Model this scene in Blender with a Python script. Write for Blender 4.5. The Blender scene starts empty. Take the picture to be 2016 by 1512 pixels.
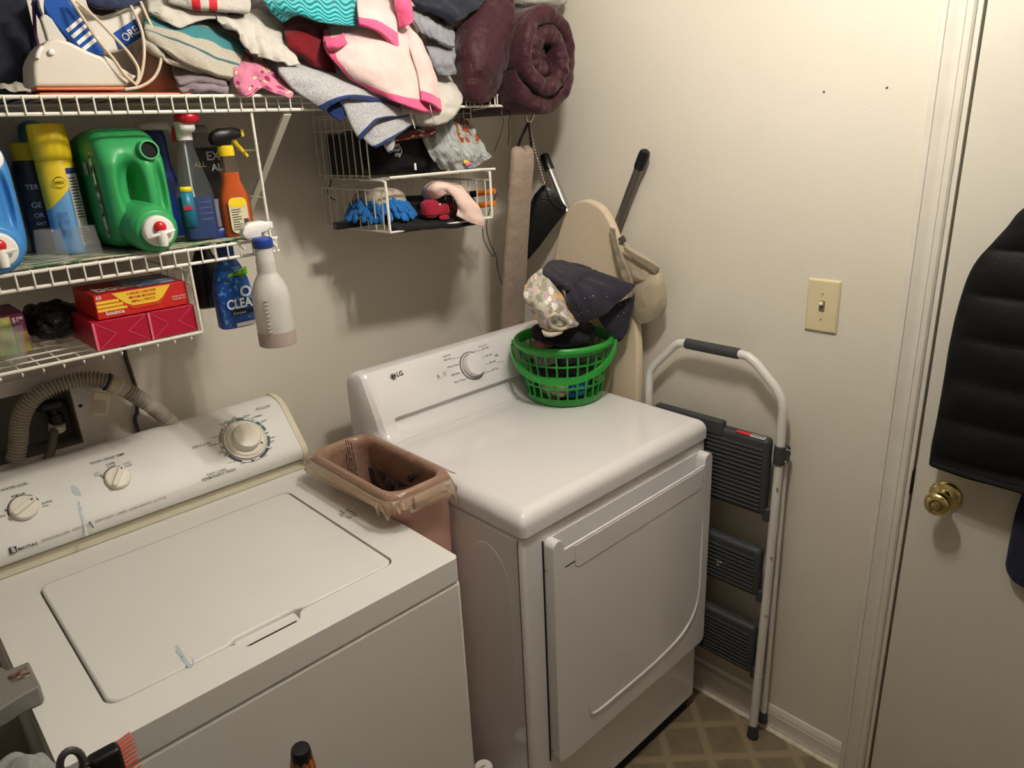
import bpy, bmesh, math, random
from mathutils import Vector, Matrix, noise
random.seed(7)
S = bpy.context.scene
COL = S.collection

# ------------------------------------------------------------------ camera, light, exposure
CX = Vector((-1.6498, -1.7304, 1.6815)); YAW, PITCH, ROLL, FPX = 0.7468, -0.3363, -0.0483, 1425.56
_f = Vector((math.sin(YAW)*math.cos(PITCH), math.cos(YAW)*math.cos(PITCH), math.sin(PITCH)))
_r = _f.cross(Vector((0, 0, 1))).normalized(); _u = _r.cross(_f)
_c, _s = math.cos(ROLL), math.sin(ROLL)
CR = _c*_r + _s*_u; CU = -_s*_r + _c*_u
cd = bpy.data.cameras.new('camera'); cam = bpy.data.objects.new('camera', cd); COL.objects.link(cam)
cd.sensor_width = 36.0; cd.lens = 36.0*FPX/2016.0; cd.clip_start = 0.02
M = Matrix((CR, CU, -_f)).transposed().to_4x4(); M.translation = CX; cam.matrix_world = M
S.camera = cam
w = bpy.data.worlds.new('world'); S.world = w; w.use_nodes = True
w.node_tree.nodes['Background'].inputs[0].default_value = (0.9, 0.85, 0.75, 1)
w.node_tree.nodes['Background'].inputs[1].default_value = 0.0
S.view_settings.view_transform = 'Standard'; S.view_settings.look = 'None'
S.view_settings.exposure = 0.0; S.view_settings.gamma = 1.0; S.view_settings.use_curve_mapping = False
LAMP = Vector((-0.76, -1.13, 2.26)); LAMP_W = 410.0; LAMP_COL = (1.0, 0.935, 0.845)

# ------------------------------------------------------------------ pixel -> point helpers (layout measured on the photo, always with a real depth)
def ray(u, v): return _f + CR*((u-1008)/FPX) - CU*((v-756)/FPX)
def aty(u, v, y):
    d = ray(u, v); return CX + d*((y-CX.y)/d.y)
def atx(u, v, x):
    d = ray(u, v); return CX + d*((x-CX.x)/d.x)
def atz(u, v, z):
    d = ray(u, v); return CX + d*((z-CX.z)/d.z)
def atp(u, v, p, n):
    d = ray(u, v); return CX + d*((Vector(p)-CX).dot(n)/d.dot(n))

# ------------------------------------------------------------------ materials
def lin(c):
    return tuple(((x/255)/12.92 if x/255 <= .04045 else ((x/255+.055)/1.055)**2.4) for x in c)
MATS = {}
class NT:
    def __init__(s, name):
        s.m = bpy.data.materials.new(name); s.m.use_nodes = True; s.t = s.m.node_tree
        s.b = s.t.nodes['Principled BSDF']; s.tc = None
    def n(s, typ, **kw):
        nd = s.t.nodes.new(typ)
        for k, v in kw.items():
            if k.startswith('_'): setattr(nd, k[1:], v)
            else: nd.inputs[k.replace('~', ' ')].default_value = v
        return nd
    def l(s, a, b): s.t.links.new(a, b)
    def coord(s, kind='Object'):
        if not s.tc: s.tc = s.n('ShaderNodeTexCoord')
        return s.tc.outputs[kind]
    def math(s, op, a, b=None):
        nd = s.n('ShaderNodeMath', _operation=op)
        for i, x in enumerate((a, b)):
            if x is None: continue
            if isinstance(x, (int, float)): nd.inputs[i].default_value = x
            else: s.l(x, nd.inputs[i])
        return nd.outputs[0]
    def mix(s, fac, a, b):
        nd = s.n('ShaderNodeMix', _data_type='RGBA')
        if isinstance(fac, (int, float)): nd.inputs['Factor'].default_value = fac
        else: s.l(fac, nd.inputs['Factor'])
        for i, x in ((6, a), (7, b)):
            if isinstance(x, tuple): nd.inputs[i].default_value = (*lin(x), 1)
            else: s.l(x, nd.inputs[i])
        return nd.outputs[2]
    def sep(s, kind='UV'):
        nd = s.n('ShaderNodeSeparateXYZ'); s.l(s.coord(kind), nd.inputs[0]); return nd.outputs
    def noise(s, scale, detail=3, kind='Object', stretch=None):
        nd = s.n('ShaderNodeTexNoise', Scale=scale, Detail=detail)
        src = s.coord(kind)
        if stretch:
            mp = s.n('ShaderNodeMapping'); mp.inputs['Scale'].default_value = stretch; s.l(src, mp.inputs[0]); src = mp.outputs[0]
        s.l(src, nd.inputs['Vector']); return nd.outputs['Fac']
    def bump(s, h, strength, dist=.01):
        nd = s.n('ShaderNodeBump', Strength=strength, Distance=dist); s.l(h, nd.inputs['Height']); s.l(nd.outputs[0], s.b.inputs['Normal'])
    def band(s, x, lo, hi):
        return s.math('MULTIPLY', s.math('GREATER_THAN', x, lo), s.math('LESS_THAN', x, hi))
def mat(name, col, rough=.5, metal=0, bump=None, var=None, sheen=0, trans=0, ior=1.45, coat=0, alpha=1, spec=.5, emit=0):
    """col sRGB 0-255; bump=(scale,strength[,dist]); var=(scale, other colour, [contrast])"""
    if name in MATS: return MATS[name]
    t = NT(name); b = t.b; b.inputs['Base Color'].default_value = (*lin(col), 1)
    b.inputs['Roughness'].default_value = rough; b.inputs['Metallic'].default_value = metal
    b.inputs['Specular IOR Level'].default_value = spec; b.inputs['IOR'].default_value = ior
    b.inputs['Transmission Weight'].default_value = trans; b.inputs['Alpha'].default_value = alpha
    b.inputs['Sheen Weight'].default_value = sheen; b.inputs['Coat Weight'].default_value = coat
    if emit: b.inputs['Emission Color'].default_value = (*lin(col), 1); b.inputs['Emission Strength'].default_value = emit
    if var:
        f = t.noise(var[0], 4)
        if len(var) > 2:
            mr = t.n('ShaderNodeMapRange'); mr.inputs[1].default_value = .5-var[2]; mr.inputs[2].default_value = .5+var[2]; t.l(f, mr.inputs[0]); f = mr.outputs[0]
        t.l(t.mix(f, col, var[1]), b.inputs['Base Color'])
    if bump: t.bump(t.noise(bump[0], 4), bump[1], bump[2] if len(bump) > 2 else .01)
    MATS[name] = t.m; return t.m
def fabric(name, col, other=None, scale=900, strength=.35, rough=.95, sheen=.15, folds=None):
    """woven or terry cloth: fine relief plus slight colour variation"""
    if name in MATS: return MATS[name]
    t = NT(name); b = t.b; b.inputs['Roughness'].default_value = rough; b.inputs['Sheen Weight'].default_value = sheen
    b.inputs['Specular IOR Level'].default_value = .2
    o = other or tuple(int(c*.82) for c in col)
    t.l(t.mix(t.noise(60, 5), col, o), b.inputs['Base Color'])
    h = t.math('ADD', t.math('MULTIPLY', t.noise(scale, 2), .0022*strength), t.math('MULTIPLY', t.noise(34, 4), .006*(folds or 1))); t.bump(h, 1, 1)
    MATS[name] = t.m; return t.m

# ------------------------------------------------------------------ objects
def link(name, me, m, parent=None):
    o = bpy.data.objects.new(name, me); COL.objects.link(o)
    if m: me.materials.append(m)
    if parent is not None: attach(o, parent)
    return o
def attach(o, parent):
    o.parent = parent
    if parent.type == 'EMPTY': o.matrix_parent_inverse = parent.matrix_basis.inverted()
def tag(o, label, cat, group=None, kind=None):
    if label: o['label'] = label
    if cat: o['category'] = cat
    if group: o['group'] = group
    if kind: o['kind'] = kind
    return o
def thing(name, loc, label, cat, group=None):
    o = bpy.data.objects.new(name, None); COL.objects.link(o); o.empty_display_size = .05
    o.location = loc; o.matrix_basis = Matrix.Translation(Vector(loc)); return tag(o, label, cat, group)
def dupe(o, off, parent):
    c = o.copy(); COL.objects.link(c); c.parent = parent
    c.matrix_parent_inverse = o.matrix_parent_inverse.copy(); c.location = o.location + Vector(off); return c

def crom(pts, k, closed=False):
    """Catmull-Rom through pts (Vectors)"""
    n = len(pts); out = []
    if n < 3 and not closed:
        return [pts[0].lerp(pts[-1], i/k) for i in range(k+1)] if n == 2 else pts
    for i in range(n if closed else n-1):
        if closed: p = [pts[(i+j-1) % n] for j in range(4)]
        else: p = [pts[max(0, min(n-1, i+j-1))] for j in range(4)]
        if not closed:
            if i == 0: p[0] = 2*p[1]-p[2]
            if i == n-2: p[3] = 2*p[2]-p[1]
        for j in range(k):
            t = j/k; t2 = t*t; t3 = t2*t
            out.append(.5*((2*p[1])+(p[2]-p[0])*t+(2*p[0]-5*p[1]+4*p[2]-p[3])*t2+(3*p[1]-p[0]-3*p[2]+p[3])*t3))
    if not closed: out.append(pts[-1].copy())
    return out
def V(*a): return Vector(a)
def rrect(x0, x1, y0, y1, r, n=6):
    o = []
    for cx, cy, a0 in ((x1-r, y1-r, 0), (x0+r, y1-r, 90), (x0+r, y0+r, 180), (x1-r, y0+r, 270)):
        for i in range(n+1):
            a = math.radians(a0+90*i/n); o.append((cx+r*math.cos(a), cy+r*math.sin(a)))
    return o
class MB:
    def __init__(s): s.v = []; s.f = []; s.uv = None; s.mi = []
    def add(s, vs, fs):
        o = len(s.v); s.v += [Vector(p) for p in vs]; s.f += [tuple(i+o for i in f) for f in fs]; return s
    def box(s, a, b, M=None):
        x0, y0, z0 = a; x1, y1, z1 = b
        vs = [V(x, y, z) for z in (z0, z1) for x, y in ((x0, y0), (x1, y0), (x1, y1), (x0, y1))]
        if M: vs = [M @ p for p in vs]
        return s.add(vs, [(0, 3, 2, 1), (4, 5, 6, 7), (0, 1, 5, 4), (1, 2, 6, 5), (2, 3, 7, 6), (3, 0, 4, 7)])
    def loft(s, rings, closed=True, cap=True):
        n = len(rings[0]); fs = []
        for i in range(len(rings)-1):
            for j in range(n if closed else n-1):
                a = i*n+j; b = i*n+(j+1) % n; fs.append((a, b, b+n, a+n))
        if cap and closed:
            fs.append(tuple(range(n-1, -1, -1))); k = (len(rings)-1)*n; fs.append(tuple(range(k, k+n)))
        return s.add([p for r in rings for p in r], fs)
    def tube(s, path, r, seg=8, closed=False, smooth=0, cap=True):
        p = [Vector(q) for q in path]
        if smooth: p = crom(p, smooth, closed)
        n = len(p); rings = []; prev = None
        for i in range(n):
            t = (p[(i+1) % n]-p[i-1]) if closed else (p[min(i+1, n-1)]-p[max(i-1, 0)])
            t.normalize()
            if prev is None:
                a = t.cross(V(0, 0, 1)) if abs(t.z) < .9 else t.cross(V(1, 0, 0))
            else: a = prev - t*prev.dot(t)
            if a.length < 1e-6: a = t.orthogonal()
            a.normalize(); prev = a; b = t.cross(a)
            rr = r(i/(n-1)) if callable(r) else r
            rings.append([p[i]+a*(rr*math.cos(2*math.pi*k/seg))+b*(rr*math.sin(2*math.pi*k/seg)) for k in range(seg)])
        if closed: rings.append(rings[0]); return s.loft(rings, cap=False)
        return s.loft(rings, cap=cap)
    def lathe(s, prof, c, axis=(0, 0, 1), seg=32, cap=True, squash=None):
        ax = Vector(axis).normalized(); a = ax.orthogonal().normalized(); b = ax.cross(a); c = Vector(c); rings = []
        for r, h in prof:
            rings.append([c+ax*h+a*(r*math.cos(2*math.pi*k/seg))+b*(r*math.sin(2*math.pi*k/seg)) for k in range(seg)])
        return s.loft(rings, cap=cap)
    def prism(s, poly, f, h0, h1):
        """poly 2D points; f(a,b,h)->Vector"""
        return s.loft([[f(a, b, h0) for a, b in poly], [f(a, b, h1) for a, b in poly]])
    def grid(s, pts, uv=True):
        n = len(pts); m = len(pts[0]); fs = [(i*m+j, i*m+j+1, (i+1)*m+j+1, (i+1)*m+j) for i in range(n-1) for j in range(m-1)]
        if uv: s.uv = (s.uv or []) + [(j/(m-1), 1-i/(n-1)) for i in range(n) for j in range(m)]
        return s.add([p for r in pts for p in r], fs)
    def sbox(s, c, half, p=4, n=12, fn=None, M=None):
        """rounded box (superellipsoid) from a cube grid; fn(unit vector)->offset to dent or bulge it"""
        idx = {}; vs = []; fs = []
        def vid(q):
            k = tuple(round(x*n) for x in q)
            if k not in idx:
                idx[k] = len(vs); q = Vector(q); d = (abs(q.x)**p+abs(q.y)**p+abs(q.z)**p)**(1/p); q = q/d
                P = V(q.x*half[0], q.y*half[1], q.z*half[2])
                if fn: P = P + fn(q)
                vs.append((M @ P if M else P)+Vector(c))
            return idx[k]
        for ax in range(3):
            for sg in (-1, 1):
                for i in range(n):
                    for j in range(n):
                        q = []
                        for a, b in ((i, j), (i+1, j), (i+1, j+1), (i, j+1)):
                            e = [0, 0, 0]; e[ax] = sg; e[(ax+1) % 3] = 2*a/n-1; e[(ax+2) % 3] = 2*b/n-1; q.append(vid(e))
                        fs.append(tuple(q) if sg > 0 else tuple(reversed(q)))
        return s.add(vs, fs)
    def me(s, name, smooth=True, ang=38):
        m = bpy.data.meshes.new(name); m.from_pydata([tuple(v) for v in s.v], [], s.f)
        if s.uv:
            u = m.uv_layers.new(name='UVMap')
            for l in m.loops: u.data[l.index].uv = s.uv[l.vertex_index]
        if smooth:
            m.polygons.foreach_set('use_smooth', [True]*len(m.polygons))
            if ang: m.set_sharp_from_angle(angle=math.radians(ang))
        m.validate(); m.update(); return m
    def build(s, name, m, parent=None, bevel=0, seg=3, sub=0, smooth=True, ang=38, solid=0, off=0, fixn=False):
        me = s.me(name, smooth, ang)
        if fixn:
            bm = bmesh.new(); bm.from_mesh(me); bmesh.ops.recalc_face_normals(bm, faces=bm.faces); bm.to_mesh(me); bm.free()
        o = link(name, me, m, parent)
        if solid:
            md = o.modifiers.new('solid', 'SOLIDIFY'); md.thickness = solid; md.offset = off
        if bevel:
            md = o.modifiers.new('bevel', 'BEVEL'); md.width = bevel; md.segments = seg; md.limit_method = 'ANGLE'; md.angle_limit = math.radians(40); md.harden_normals = False
        if sub:
            md = o.modifiers.new('sub', 'SUBSURF'); md.levels = sub; md.render_levels = sub
        return o
def frame_prism(outer, hole, f, h0, h1):
    """flat plate with a hole (both 2D loops)"""
    bm = bmesh.new()
    for loop in (outer, hole):
        vs = [bm.verts.new(f(a, b, h1)) for a, b in loop]
        for i in range(len(vs)): bm.edges.new((vs[i], vs[(i+1) % len(vs)]))
    bmesh.ops.triangle_fill(bm, use_beauty=True, use_dissolve=False, edges=bm.edges[:])
    r = bmesh.ops.extrude_face_region(bm, geom=bm.faces[:])
    d = f(0, 0, h0)-f(0, 0, h1)
    bmesh.ops.translate(bm, verts=[e for e in r['geom'] if isinstance(e, bmesh.types.BMVert)], vec=d)
    bmesh.ops.recalc_face_normals(bm, faces=bm.faces[:])
    mb = MB(); bm.verts.index_update()
    mb.add([v.co.copy() for v in bm.verts], [tuple(v.index for v in q.verts) for q in bm.faces]); bm.free(); return mb

def fnoise(p, sc, seed=0): return noise.noise(Vector(p)*sc + Vector((seed*13.7, seed*7.3, seed*3.1)))
def sheet(name, rows, m, k=6, thick=.008, amp=.004, sc=22, seed=0, parent=None, fn=aty, ripple=None, sub=1, off=0, close=False):
    """draped cloth: rows of (u,v,depth) control points -> smooth thick sheet with folds"""
    P = [[fn(*q) if not isinstance(q, Vector) else q for q in r] for r in rows]
    R = [crom(r, k, close) for r in P]
    if close: R = [r+[r[0].copy()] for r in R]
    C = [crom([R[i][j] for i in range(len(R))], k) for j in range(len(R[0]))]
    G = [[C[j][i] for j in range(len(C))] for i in range(len(C[0]))]
    n, mm = len(G), len(G[0]); out = []
    for i in range(n):
        row = []
        for j in range(mm):
            du = G[i][min(j+1, mm-1)]-G[i][max(j-1, 0)]; dv = G[min(i+1, n-1)][j]-G[max(i-1, 0)][j]
            nn = du.cross(dv)
            if nn.length > 1e-9: nn.normalize()
            d = amp*fnoise(G[i][j], sc, seed)+amp*.4*fnoise(G[i][j], sc*2.7, seed+3)
            d += amp*1.1*(abs(fnoise(G[i][j], sc*.9, seed+9))-.22)
            if ripple: d += ripple(j/(mm-1), i/(n-1))
            row.append(G[i][j]+nn*d)
        out.append(row)
    b = MB(); b.grid(out); o = b.build(name, m, parent, solid=thick, off=off, ang=0)
    if sub:
        md = o.modifiers.new('sub', 'SUBSURF'); md.levels = 1; md.render_levels = 1
    return o
def lump(name, c, half, m, p=2.6, n=14, amp=.02, sc=14, seed=0, parent=None, M=None, sub=1):
    """crumpled soft bundle"""
    c = Vector(c)
    def fn(q):
        P = V(q.x*half[0], q.y*half[1], q.z*half[2])
        a = abs(fnoise(c+P, sc, seed))**.7*amp-amp*.35+.35*amp*fnoise(c+P, sc*2.6, seed+5)
        return q.normalized()*a
    return MB().sbox(c, half, p, n, fn, M).build(name, m, parent, sub=sub, ang=0)
FONT = None
def text(s, a, b, n, m, parent, h=None, name='lettering', lift=.0007, shear=0, bold=.003, align=None):
    """lettering whose baseline runs from point a to point b on a surface with normal n; h = cap height"""
    cu = bpy.data.curves.new('t', 'FONT'); cu.body = s; cu.size = 1; cu.shear = shear; cu.offset = bold; cu.resolution_u = 3
    o = bpy.data.objects.new('t', cu); me = bpy.data.meshes.new_from_object(o)
    bpy.data.objects.remove(o); bpy.data.curves.remove(cu)
    if not me.vertices: return None
    xs = [v.co.x for v in me.vertices]; ys = [v.co.y for v in me.vertices]
    x0, x1, y0, y1 = min(xs), max(xs), min(ys), max(ys)
    a = Vector(a); b = Vector(b); X = (b-a); W = X.length; X.normalize(); n = Vector(n).normalized(); Y = n.cross(X).normalized(); X = Y.cross(n)
    sx = W/(x1-x0); sy = sx if h is None else h/max(y1, .3)
    for v in me.vertices:
        x, y = (v.co.x-x0)*sx, v.co.y*sy
        v.co = a + X*x + Y*y + n*lift
    me.name = name
    return link(name, me, m, parent)
# ------------------------------------------------------------------ the room
def wall_mat(name, col, col2):
    t = NT(name); b = t.b; b.inputs['Roughness'].default_value = .42; b.inputs['Specular IOR Level'].default_value = .35
    t.l(t.mix(t.noise(2.2, 5), col, col2), b.inputs['Base Color'])
    h = t.math('ADD', t.noise(190, 3), t.math('MULTIPLY', t.noise(9, 3), 1.5)); t.bump(h, .12, .004); return t.m
WALL = wall_mat('greige_wall_paint', (216, 210, 197), (210, 203, 188))
TRIM = mat('trim_paint', (216, 211, 201), .35, bump=(60, .06), var=(14, (206, 200, 188), .3))
DOORP = mat('door_paint', (208, 204, 192), .38, bump=(120, .05), var=(3, (200, 195, 182)))
CEIL = mat('ceiling_paint', (226, 222, 214), .9, bump=(150, .3))
WALL2 = wall_mat('low_bounce_wall_paint', (150, 144, 134), (142, 136, 126))  # for the out-of-view walls, toned darker to cut bounce light
def struct(o): o['kind'] = 'structure'; return o
XL, YF, ZC = -2.35, -2.45, 2.44
def floor_mat():
    t = NT('patterned_vinyl'); b = t.b
    mp = t.n('ShaderNodeMapping'); mp.inputs['Rotation'].default_value = (0, 0, math.radians(43)); t.l(t.coord(), mp.inputs[0])
    br = t.n('ShaderNodeTexBrick', Scale=1.0); br.offset = 0; br.squash = 1
    br.inputs['Brick Width'].default_value = .118; br.inputs['Row Height'].default_value = .118; br.inputs['Mortar Size'].default_value = .017; br.inputs['Mortar Smooth'].default_value = .7
    t.l(mp.outputs[0], br.inputs['Vector'])
    tile = t.mix(t.noise(26, 5), (96, 84, 64), (132, 117, 92))
    band = t.mix(t.noise(60, 5, stretch=(1, 3, 1)), (128, 113, 87), (152, 137, 109))
    t.l(t.mix(br.outputs['Fac'], tile, band), b.inputs['Base Color']); b.inputs['Roughness'].default_value = .55
    t.bump(t.noise(240, 3), .15, .003); return t.m
struct(MB().box((XL-.1, YF-.1, -.06), (.1, .1, 0)).build('floor', floor_mat()))
struct(MB().box((XL-.1, YF-.1, ZC), (.1, .1, ZC+.08)).build('ceiling', CEIL))
struct(MB().box((XL-.1, YF-.1, 0), (XL, .1, ZC)).build('wall_left', WALL2))
struct(MB().box((XL, YF-.1, 0), (0.1, YF, ZC)).build('wall_front', WALL2))
# back wall with the recess of the laundry supply box cut out of it
BX0, BX1, BZ0, BZ1 = -1.52, -1.340, 1.075, 1.218
bw = MB()
bw.box((XL, 0, 0), (BX0, .1, ZC)).box((BX1, 0, 0), (0, .1, ZC)).box((BX0, 0, 0), (BX1, .1, BZ0)).box((BX0, 0, BZ1), (BX1, .1, ZC))
struct(bw.build('wall_back', WALL))
DY0, DY1, DZ = -1.2555, -2.09, 2.05
struct(MB().box((0, DY0, 0), (.1, 0.0, ZC)).box((0, YF, 0), (.1, DY1, ZC)).box((0, DY1, DZ), (.1, DY0, ZC)).build('wall_right', WALL))
# door jamb, door slab, casing
tr = struct(MB().box((-.004, DY0-.0095, 0), (.1, DY0, DZ)).box((-.004, DY1, 0), (.1, DY1+.012, DZ)).box((-.004, DY1, DZ-.012), (.1, DY0, DZ)).build('trim_2', TRIM, bevel=.0015))
prof = [(0, 0), (0, .016), (.004, .018), (.0125, .018), (.0138, .0155), (.018, .0148), (.027, .0112), (.034, .0108), (.0425, .0125), (.0437, .0108), (.048, .0112), (.054, .010), (.0578, .006), (.0585, 0)]
cs = MB()
cs.loft([[V(-b, -1.1970-a, 0) for a, b in prof], [V(-b, -1.1970-a, 2.03+.058-a) for a, b in prof]])
cs.loft([[V(-b, -1.1970-a, 2.088-a) for a, b in prof], [V(-b, -2.148+a, 2.088-a) for a, b in prof]])
cs.loft([[V(-b, -2.148+a, 2.088-a) for a, b in prof], [V(-b, -2.148+a, 0) for a, b in prof]])
struct(cs.build('trim_1', TRIM, ang=20, fixn=True))
door = struct(MB().box((-.002, DY1+.016, .012), (.034, DY0-.0145, DZ-.016)).build('door_1', DOORP, bevel=.002))
# baseboard with its shoe strip along the right wall
bp = [(0, 0), (.0155, 0), (.0155, .012), (.0125, .019), (.0118, .021), (.0118, .054), (.0105, .056), (.0105, .0585), (.0095, .066), (.006, .073), (.004, .0785), (0, .079)]
bb = MB().loft([[V(-a, 0, b) for a, b in bp], [V(-a, -1.1965, b) for a, b in bp]])
struct(bb.build('baseboard_right', TRIM, ang=25, fixn=True))
cau = []
for i in range(90):
    y = -1.1965*i/89; q = .5+.5*fnoise((0, y, 0), 60); z = .006+.004*q; d = .019+.007*q
    cau.append([V(-.012, y, 0), V(-d, y, .0004), V(-d+.002, y, z*.7), V(-.013, y, z+.004)])
o = struct(MB().loft(cau, closed=True).build('trim_3', mat('shoe_caulk', (232, 226, 208), .6, var=(60, (206, 196, 170), .2)), fixn=True))
# small marks on the right wall: nail holes
NAIL = mat('nail_hole', (96, 80, 64), .9)
for u, v in ((1622, 181), (1746, 173)):
    p = atx(u, v, 0); tag(MB().lathe([(.0028, 0), (.0022, .0008), (.0004, .001)], p, (-1, 0, 0), 10).build('nail_hole', NAIL), 'tiny nail hole in the wall '+('left of the other, above the switch' if u < 1700 else 'nearer the door casing'), 'nail hole')
# ceiling lamp (above and behind the frame): base, two bulbs that light the room
lamp = thing('ceiling_lamp', (LAMP.x, LAMP.y, ZC), 'flush ceiling lamp with two bare bulbs above the room', 'lamp')
MB().lathe([(.0, 0), (.15, 0), (.15, -.012), (.13, -.03), (.03, -.04), (0, -.04)], (LAMP.x, LAMP.y, ZC), seg=40, cap=False).build('base', TRIM, lamp)
bm_ = bpy.data.materials.new('bulb_glow'); bm_.use_nodes = True
nt = bm_.node_tree; nt.nodes.clear(); e = nt.nodes.new('ShaderNodeEmission'); e.inputs[0].default_value = (*LAMP_COL, 1); e.inputs[1].default_value = LAMP_W
oo = nt.nodes.new('ShaderNodeOutputMaterial'); nt.links.new(e.outputs[0], oo.inputs[0])
for k in range(2):
    a = math.radians(15+180*k); c = (LAMP.x+.050*math.cos(a), LAMP.y+.050*math.sin(a), LAMP.z)
    MB().lathe([(.014, .132), (.014, .06), (.02, .045)], c, seg=16).build('socket', TRIM, lamp)
    MB().lathe([(.0, -.034), (.012, -.032), (.024, -.023), (.032, -.008), (.0335, .004), (.03, .02), (.022, .036), (.016, .05), (.014, .056), (0, .056)], c, seg=20, cap=False).build('bulb', bm_, lamp)
# door knob
BRASS = mat('polished_brass', (222, 204, 142), .12, 1.0)
kc = atx(1862, 975, -.003)
kn = MB().lathe([(0, .0), (.0335, .0), (.0335, .003), (.031, .007), (.026, .0095), (.018, .011), (.0125, .016), (.0115, .03), (.0135, .036), (.022, .041), (.0262, .049), (.0268, .055), (.0245, .0615), (.017, .0655), (.014, .0662), (.0135, .0640), (0, .064)], (-.0022, kc.y, kc.z), (-1, 0, 0), 48, cap=False).build('door_knob', BRASS, door, ang=50)
MB().lathe([(0, .0635), (.009, .0635), (.0085, .067), (0, .0685)], (-.0022, kc.y, kc.z), (-1, 0, 0), 28, cap=False).build('lock_button', mat('pale_brass', (226, 206, 150), .2, 1.0), kn)
sp = atx(1789, 948, -.004)
MB().prism(rrect(-.0035, .016, -.030, .030, .003), lambda a, b, h: V(-.0052+a, DY0-.0095-h, sp.z+b), .0, .0012).build('strike_plate', mat('worn_brass', (120, 92, 48), .35, 1.0), tr)
# light switch
SWP = mat('almond_plastic', (208, 196, 158), .4)
sy, sz = -1.0249, 1.2643
sw = thing('light_switch', (0, sy, sz-.0624), 'almond toggle light switch on the right wall left of the door', 'light switch')
hw, hh = .0381, .0624
MB().loft([[V(0, sy+a*hw, sz+b*hh) for a, b in ((-1, -1), (1, -1), (1, 1), (-1, 1))], [V(-.0025, sy+a*hw, sz+b*hh) for a, b in ((-1, -1), (1, -1), (1, 1), (-1, 1))],
           [V(-.006, sy+a*(hw-.004), sz+b*(hh-.004)) for a, b in ((-1, -1), (1, -1), (1, 1), (-1, 1))]]).build('cover_plate', SWP, sw, bevel=.0012, fixn=True)
frame_prism(rrect(-.0062, .0062, -.0125, .0125, .001, 2), rrect(-.005, .005, -.0113, .0113, .001, 2), lambda a, b, h: V(-h, sy+a, sz+b), .0055, .0066).build('slot_frame', mat('shadow_brown', (70, 62, 48), .7), sw)
MB().box((-.0064, sy-.0049, sz-.011), (-.0058, sy+.0049, sz+.0112)).build('slot', mat('almond_dark', (140, 130, 104), .6), sw)
MB().box((-.010, -.0042, -.004), (.0, .0042, .0045), Matrix.Translation((-.0062, sy, sz+.004)) @ Matrix.Rotation(math.radians(28), 4, 'Y')).build('toggle', SWP, sw, bevel=.001)
for d in (.0302, -.0302):
    s_ = MB().lathe([(0, .0058), (.0036, .0058), (.003, .0072), (0, .0076)], (0, sy, sz+d), (-1, 0, 0), 16, cap=False).build('screw', SWP, sw)
    MB().box((-.0079, sy-.0005, sz+d-.0028), (-.0070, sy+.0005, sz+d+.0028)).build('slot_cut', mat('shadow_brown', (70, 62, 48)), s_)
# ------------------------------------------------------------------ washing machine
ENAMEL = mat('washer_enamel', (228, 227, 222), .40, bump=(30, .02), var=(5, (220, 220, 215)))
CREAM = mat('aged_cream_plastic', (216, 209, 186), .4)
INK = mat('grey_ink', (74, 74, 73), .6)
BLACKINK = mat('black_ink', (24, 24, 26), .55)
DARKGAP = mat('dark_gap', (16, 15, 14), .9)
WX0, WX1, WYF, WYB = -1.602, -.916, -.764, -.03
wm = thing('washing_machine', ((WX0+WX1)/2, (WYF+WYB)/2, 0), 'white top-loading washing machine with three round knobs on its console', 'washing machine')
MB().box((WX0, WYF, .03), (WX1, WYB, .8605)).build('body', ENAMEL, wm, bevel=.008)
MB().box((WX0+.02, WYF+.03, 0), (WX1-.02, WYB-.03, .031)).build('toe_base', DARKGAP, wm)
LX0, LX1, LY1, LY0 = -1.5175, -1.014, -.2536, -.686
hole = rrect(LX0-.004, LX1+.004, LY0-.003, LY1+.003, .022, 5)
# front edge of the opening carries the finger pocket
fe = [p for p in hole]
i0 = 17  # index after the lower-left corner arc
pocket = [(-1.338, LY0-.003), (-1.330, LY0-.007), (-1.322, LY0-.022), (-1.312, LY0-.027), (-1.232, LY0-.027), (-1.222, LY0-.022), (-1.214, LY0-.007), (-1.206, LY0-.003)]
hole2 = hole[:18] + pocket + hole[18:]
outer = rrect(WX0+.001, WX1-.001, WYF-.001, WYB, .012, 5)
frame_prism(outer, hole2, lambda a, b, h: V(a, b, h), .8635, .9135).build('top_panel', ENAMEL, wm, bevel=.0065, seg=4)
MB().box((WX0+.06, WYF+.03, .86), (WX1-.06, WYB-.12, .868)).build('tub_deck', mat('deck_grey', (120, 118, 112), .6), wm)
lidpoly = rrect(LX0, LX1, LY0+.0005, LY1, .02, 5)
lid2 = lidpoly[:18] + [(-1.345, LY0+.0005), (-1.335, LY0+.003), (-1.325, LY0+.010), (-1.215, LY0+.010), (-1.205, LY0+.003), (-1.195, LY0+.0005)] + lidpoly[18:]
lid = MB().prism(lid2, lambda a, b, h: V(a, b, h), .885, .9140).build('lid', ENAMEL, wm, bevel=.004, seg=3, fixn=True)
MB().prism(rrect(-1.327, -1.217, LY0-.0245, LY0+.012, .006), lambda a, b, h: V(a, b, h), .886, .9055).build('lid_handle', ENAMEL, lid, bevel=.002, fixn=True)
STAIN = mat('blue_detergent_stain', (166, 190, 206), .45, var=(300, (206, 212, 212), .2))
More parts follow.
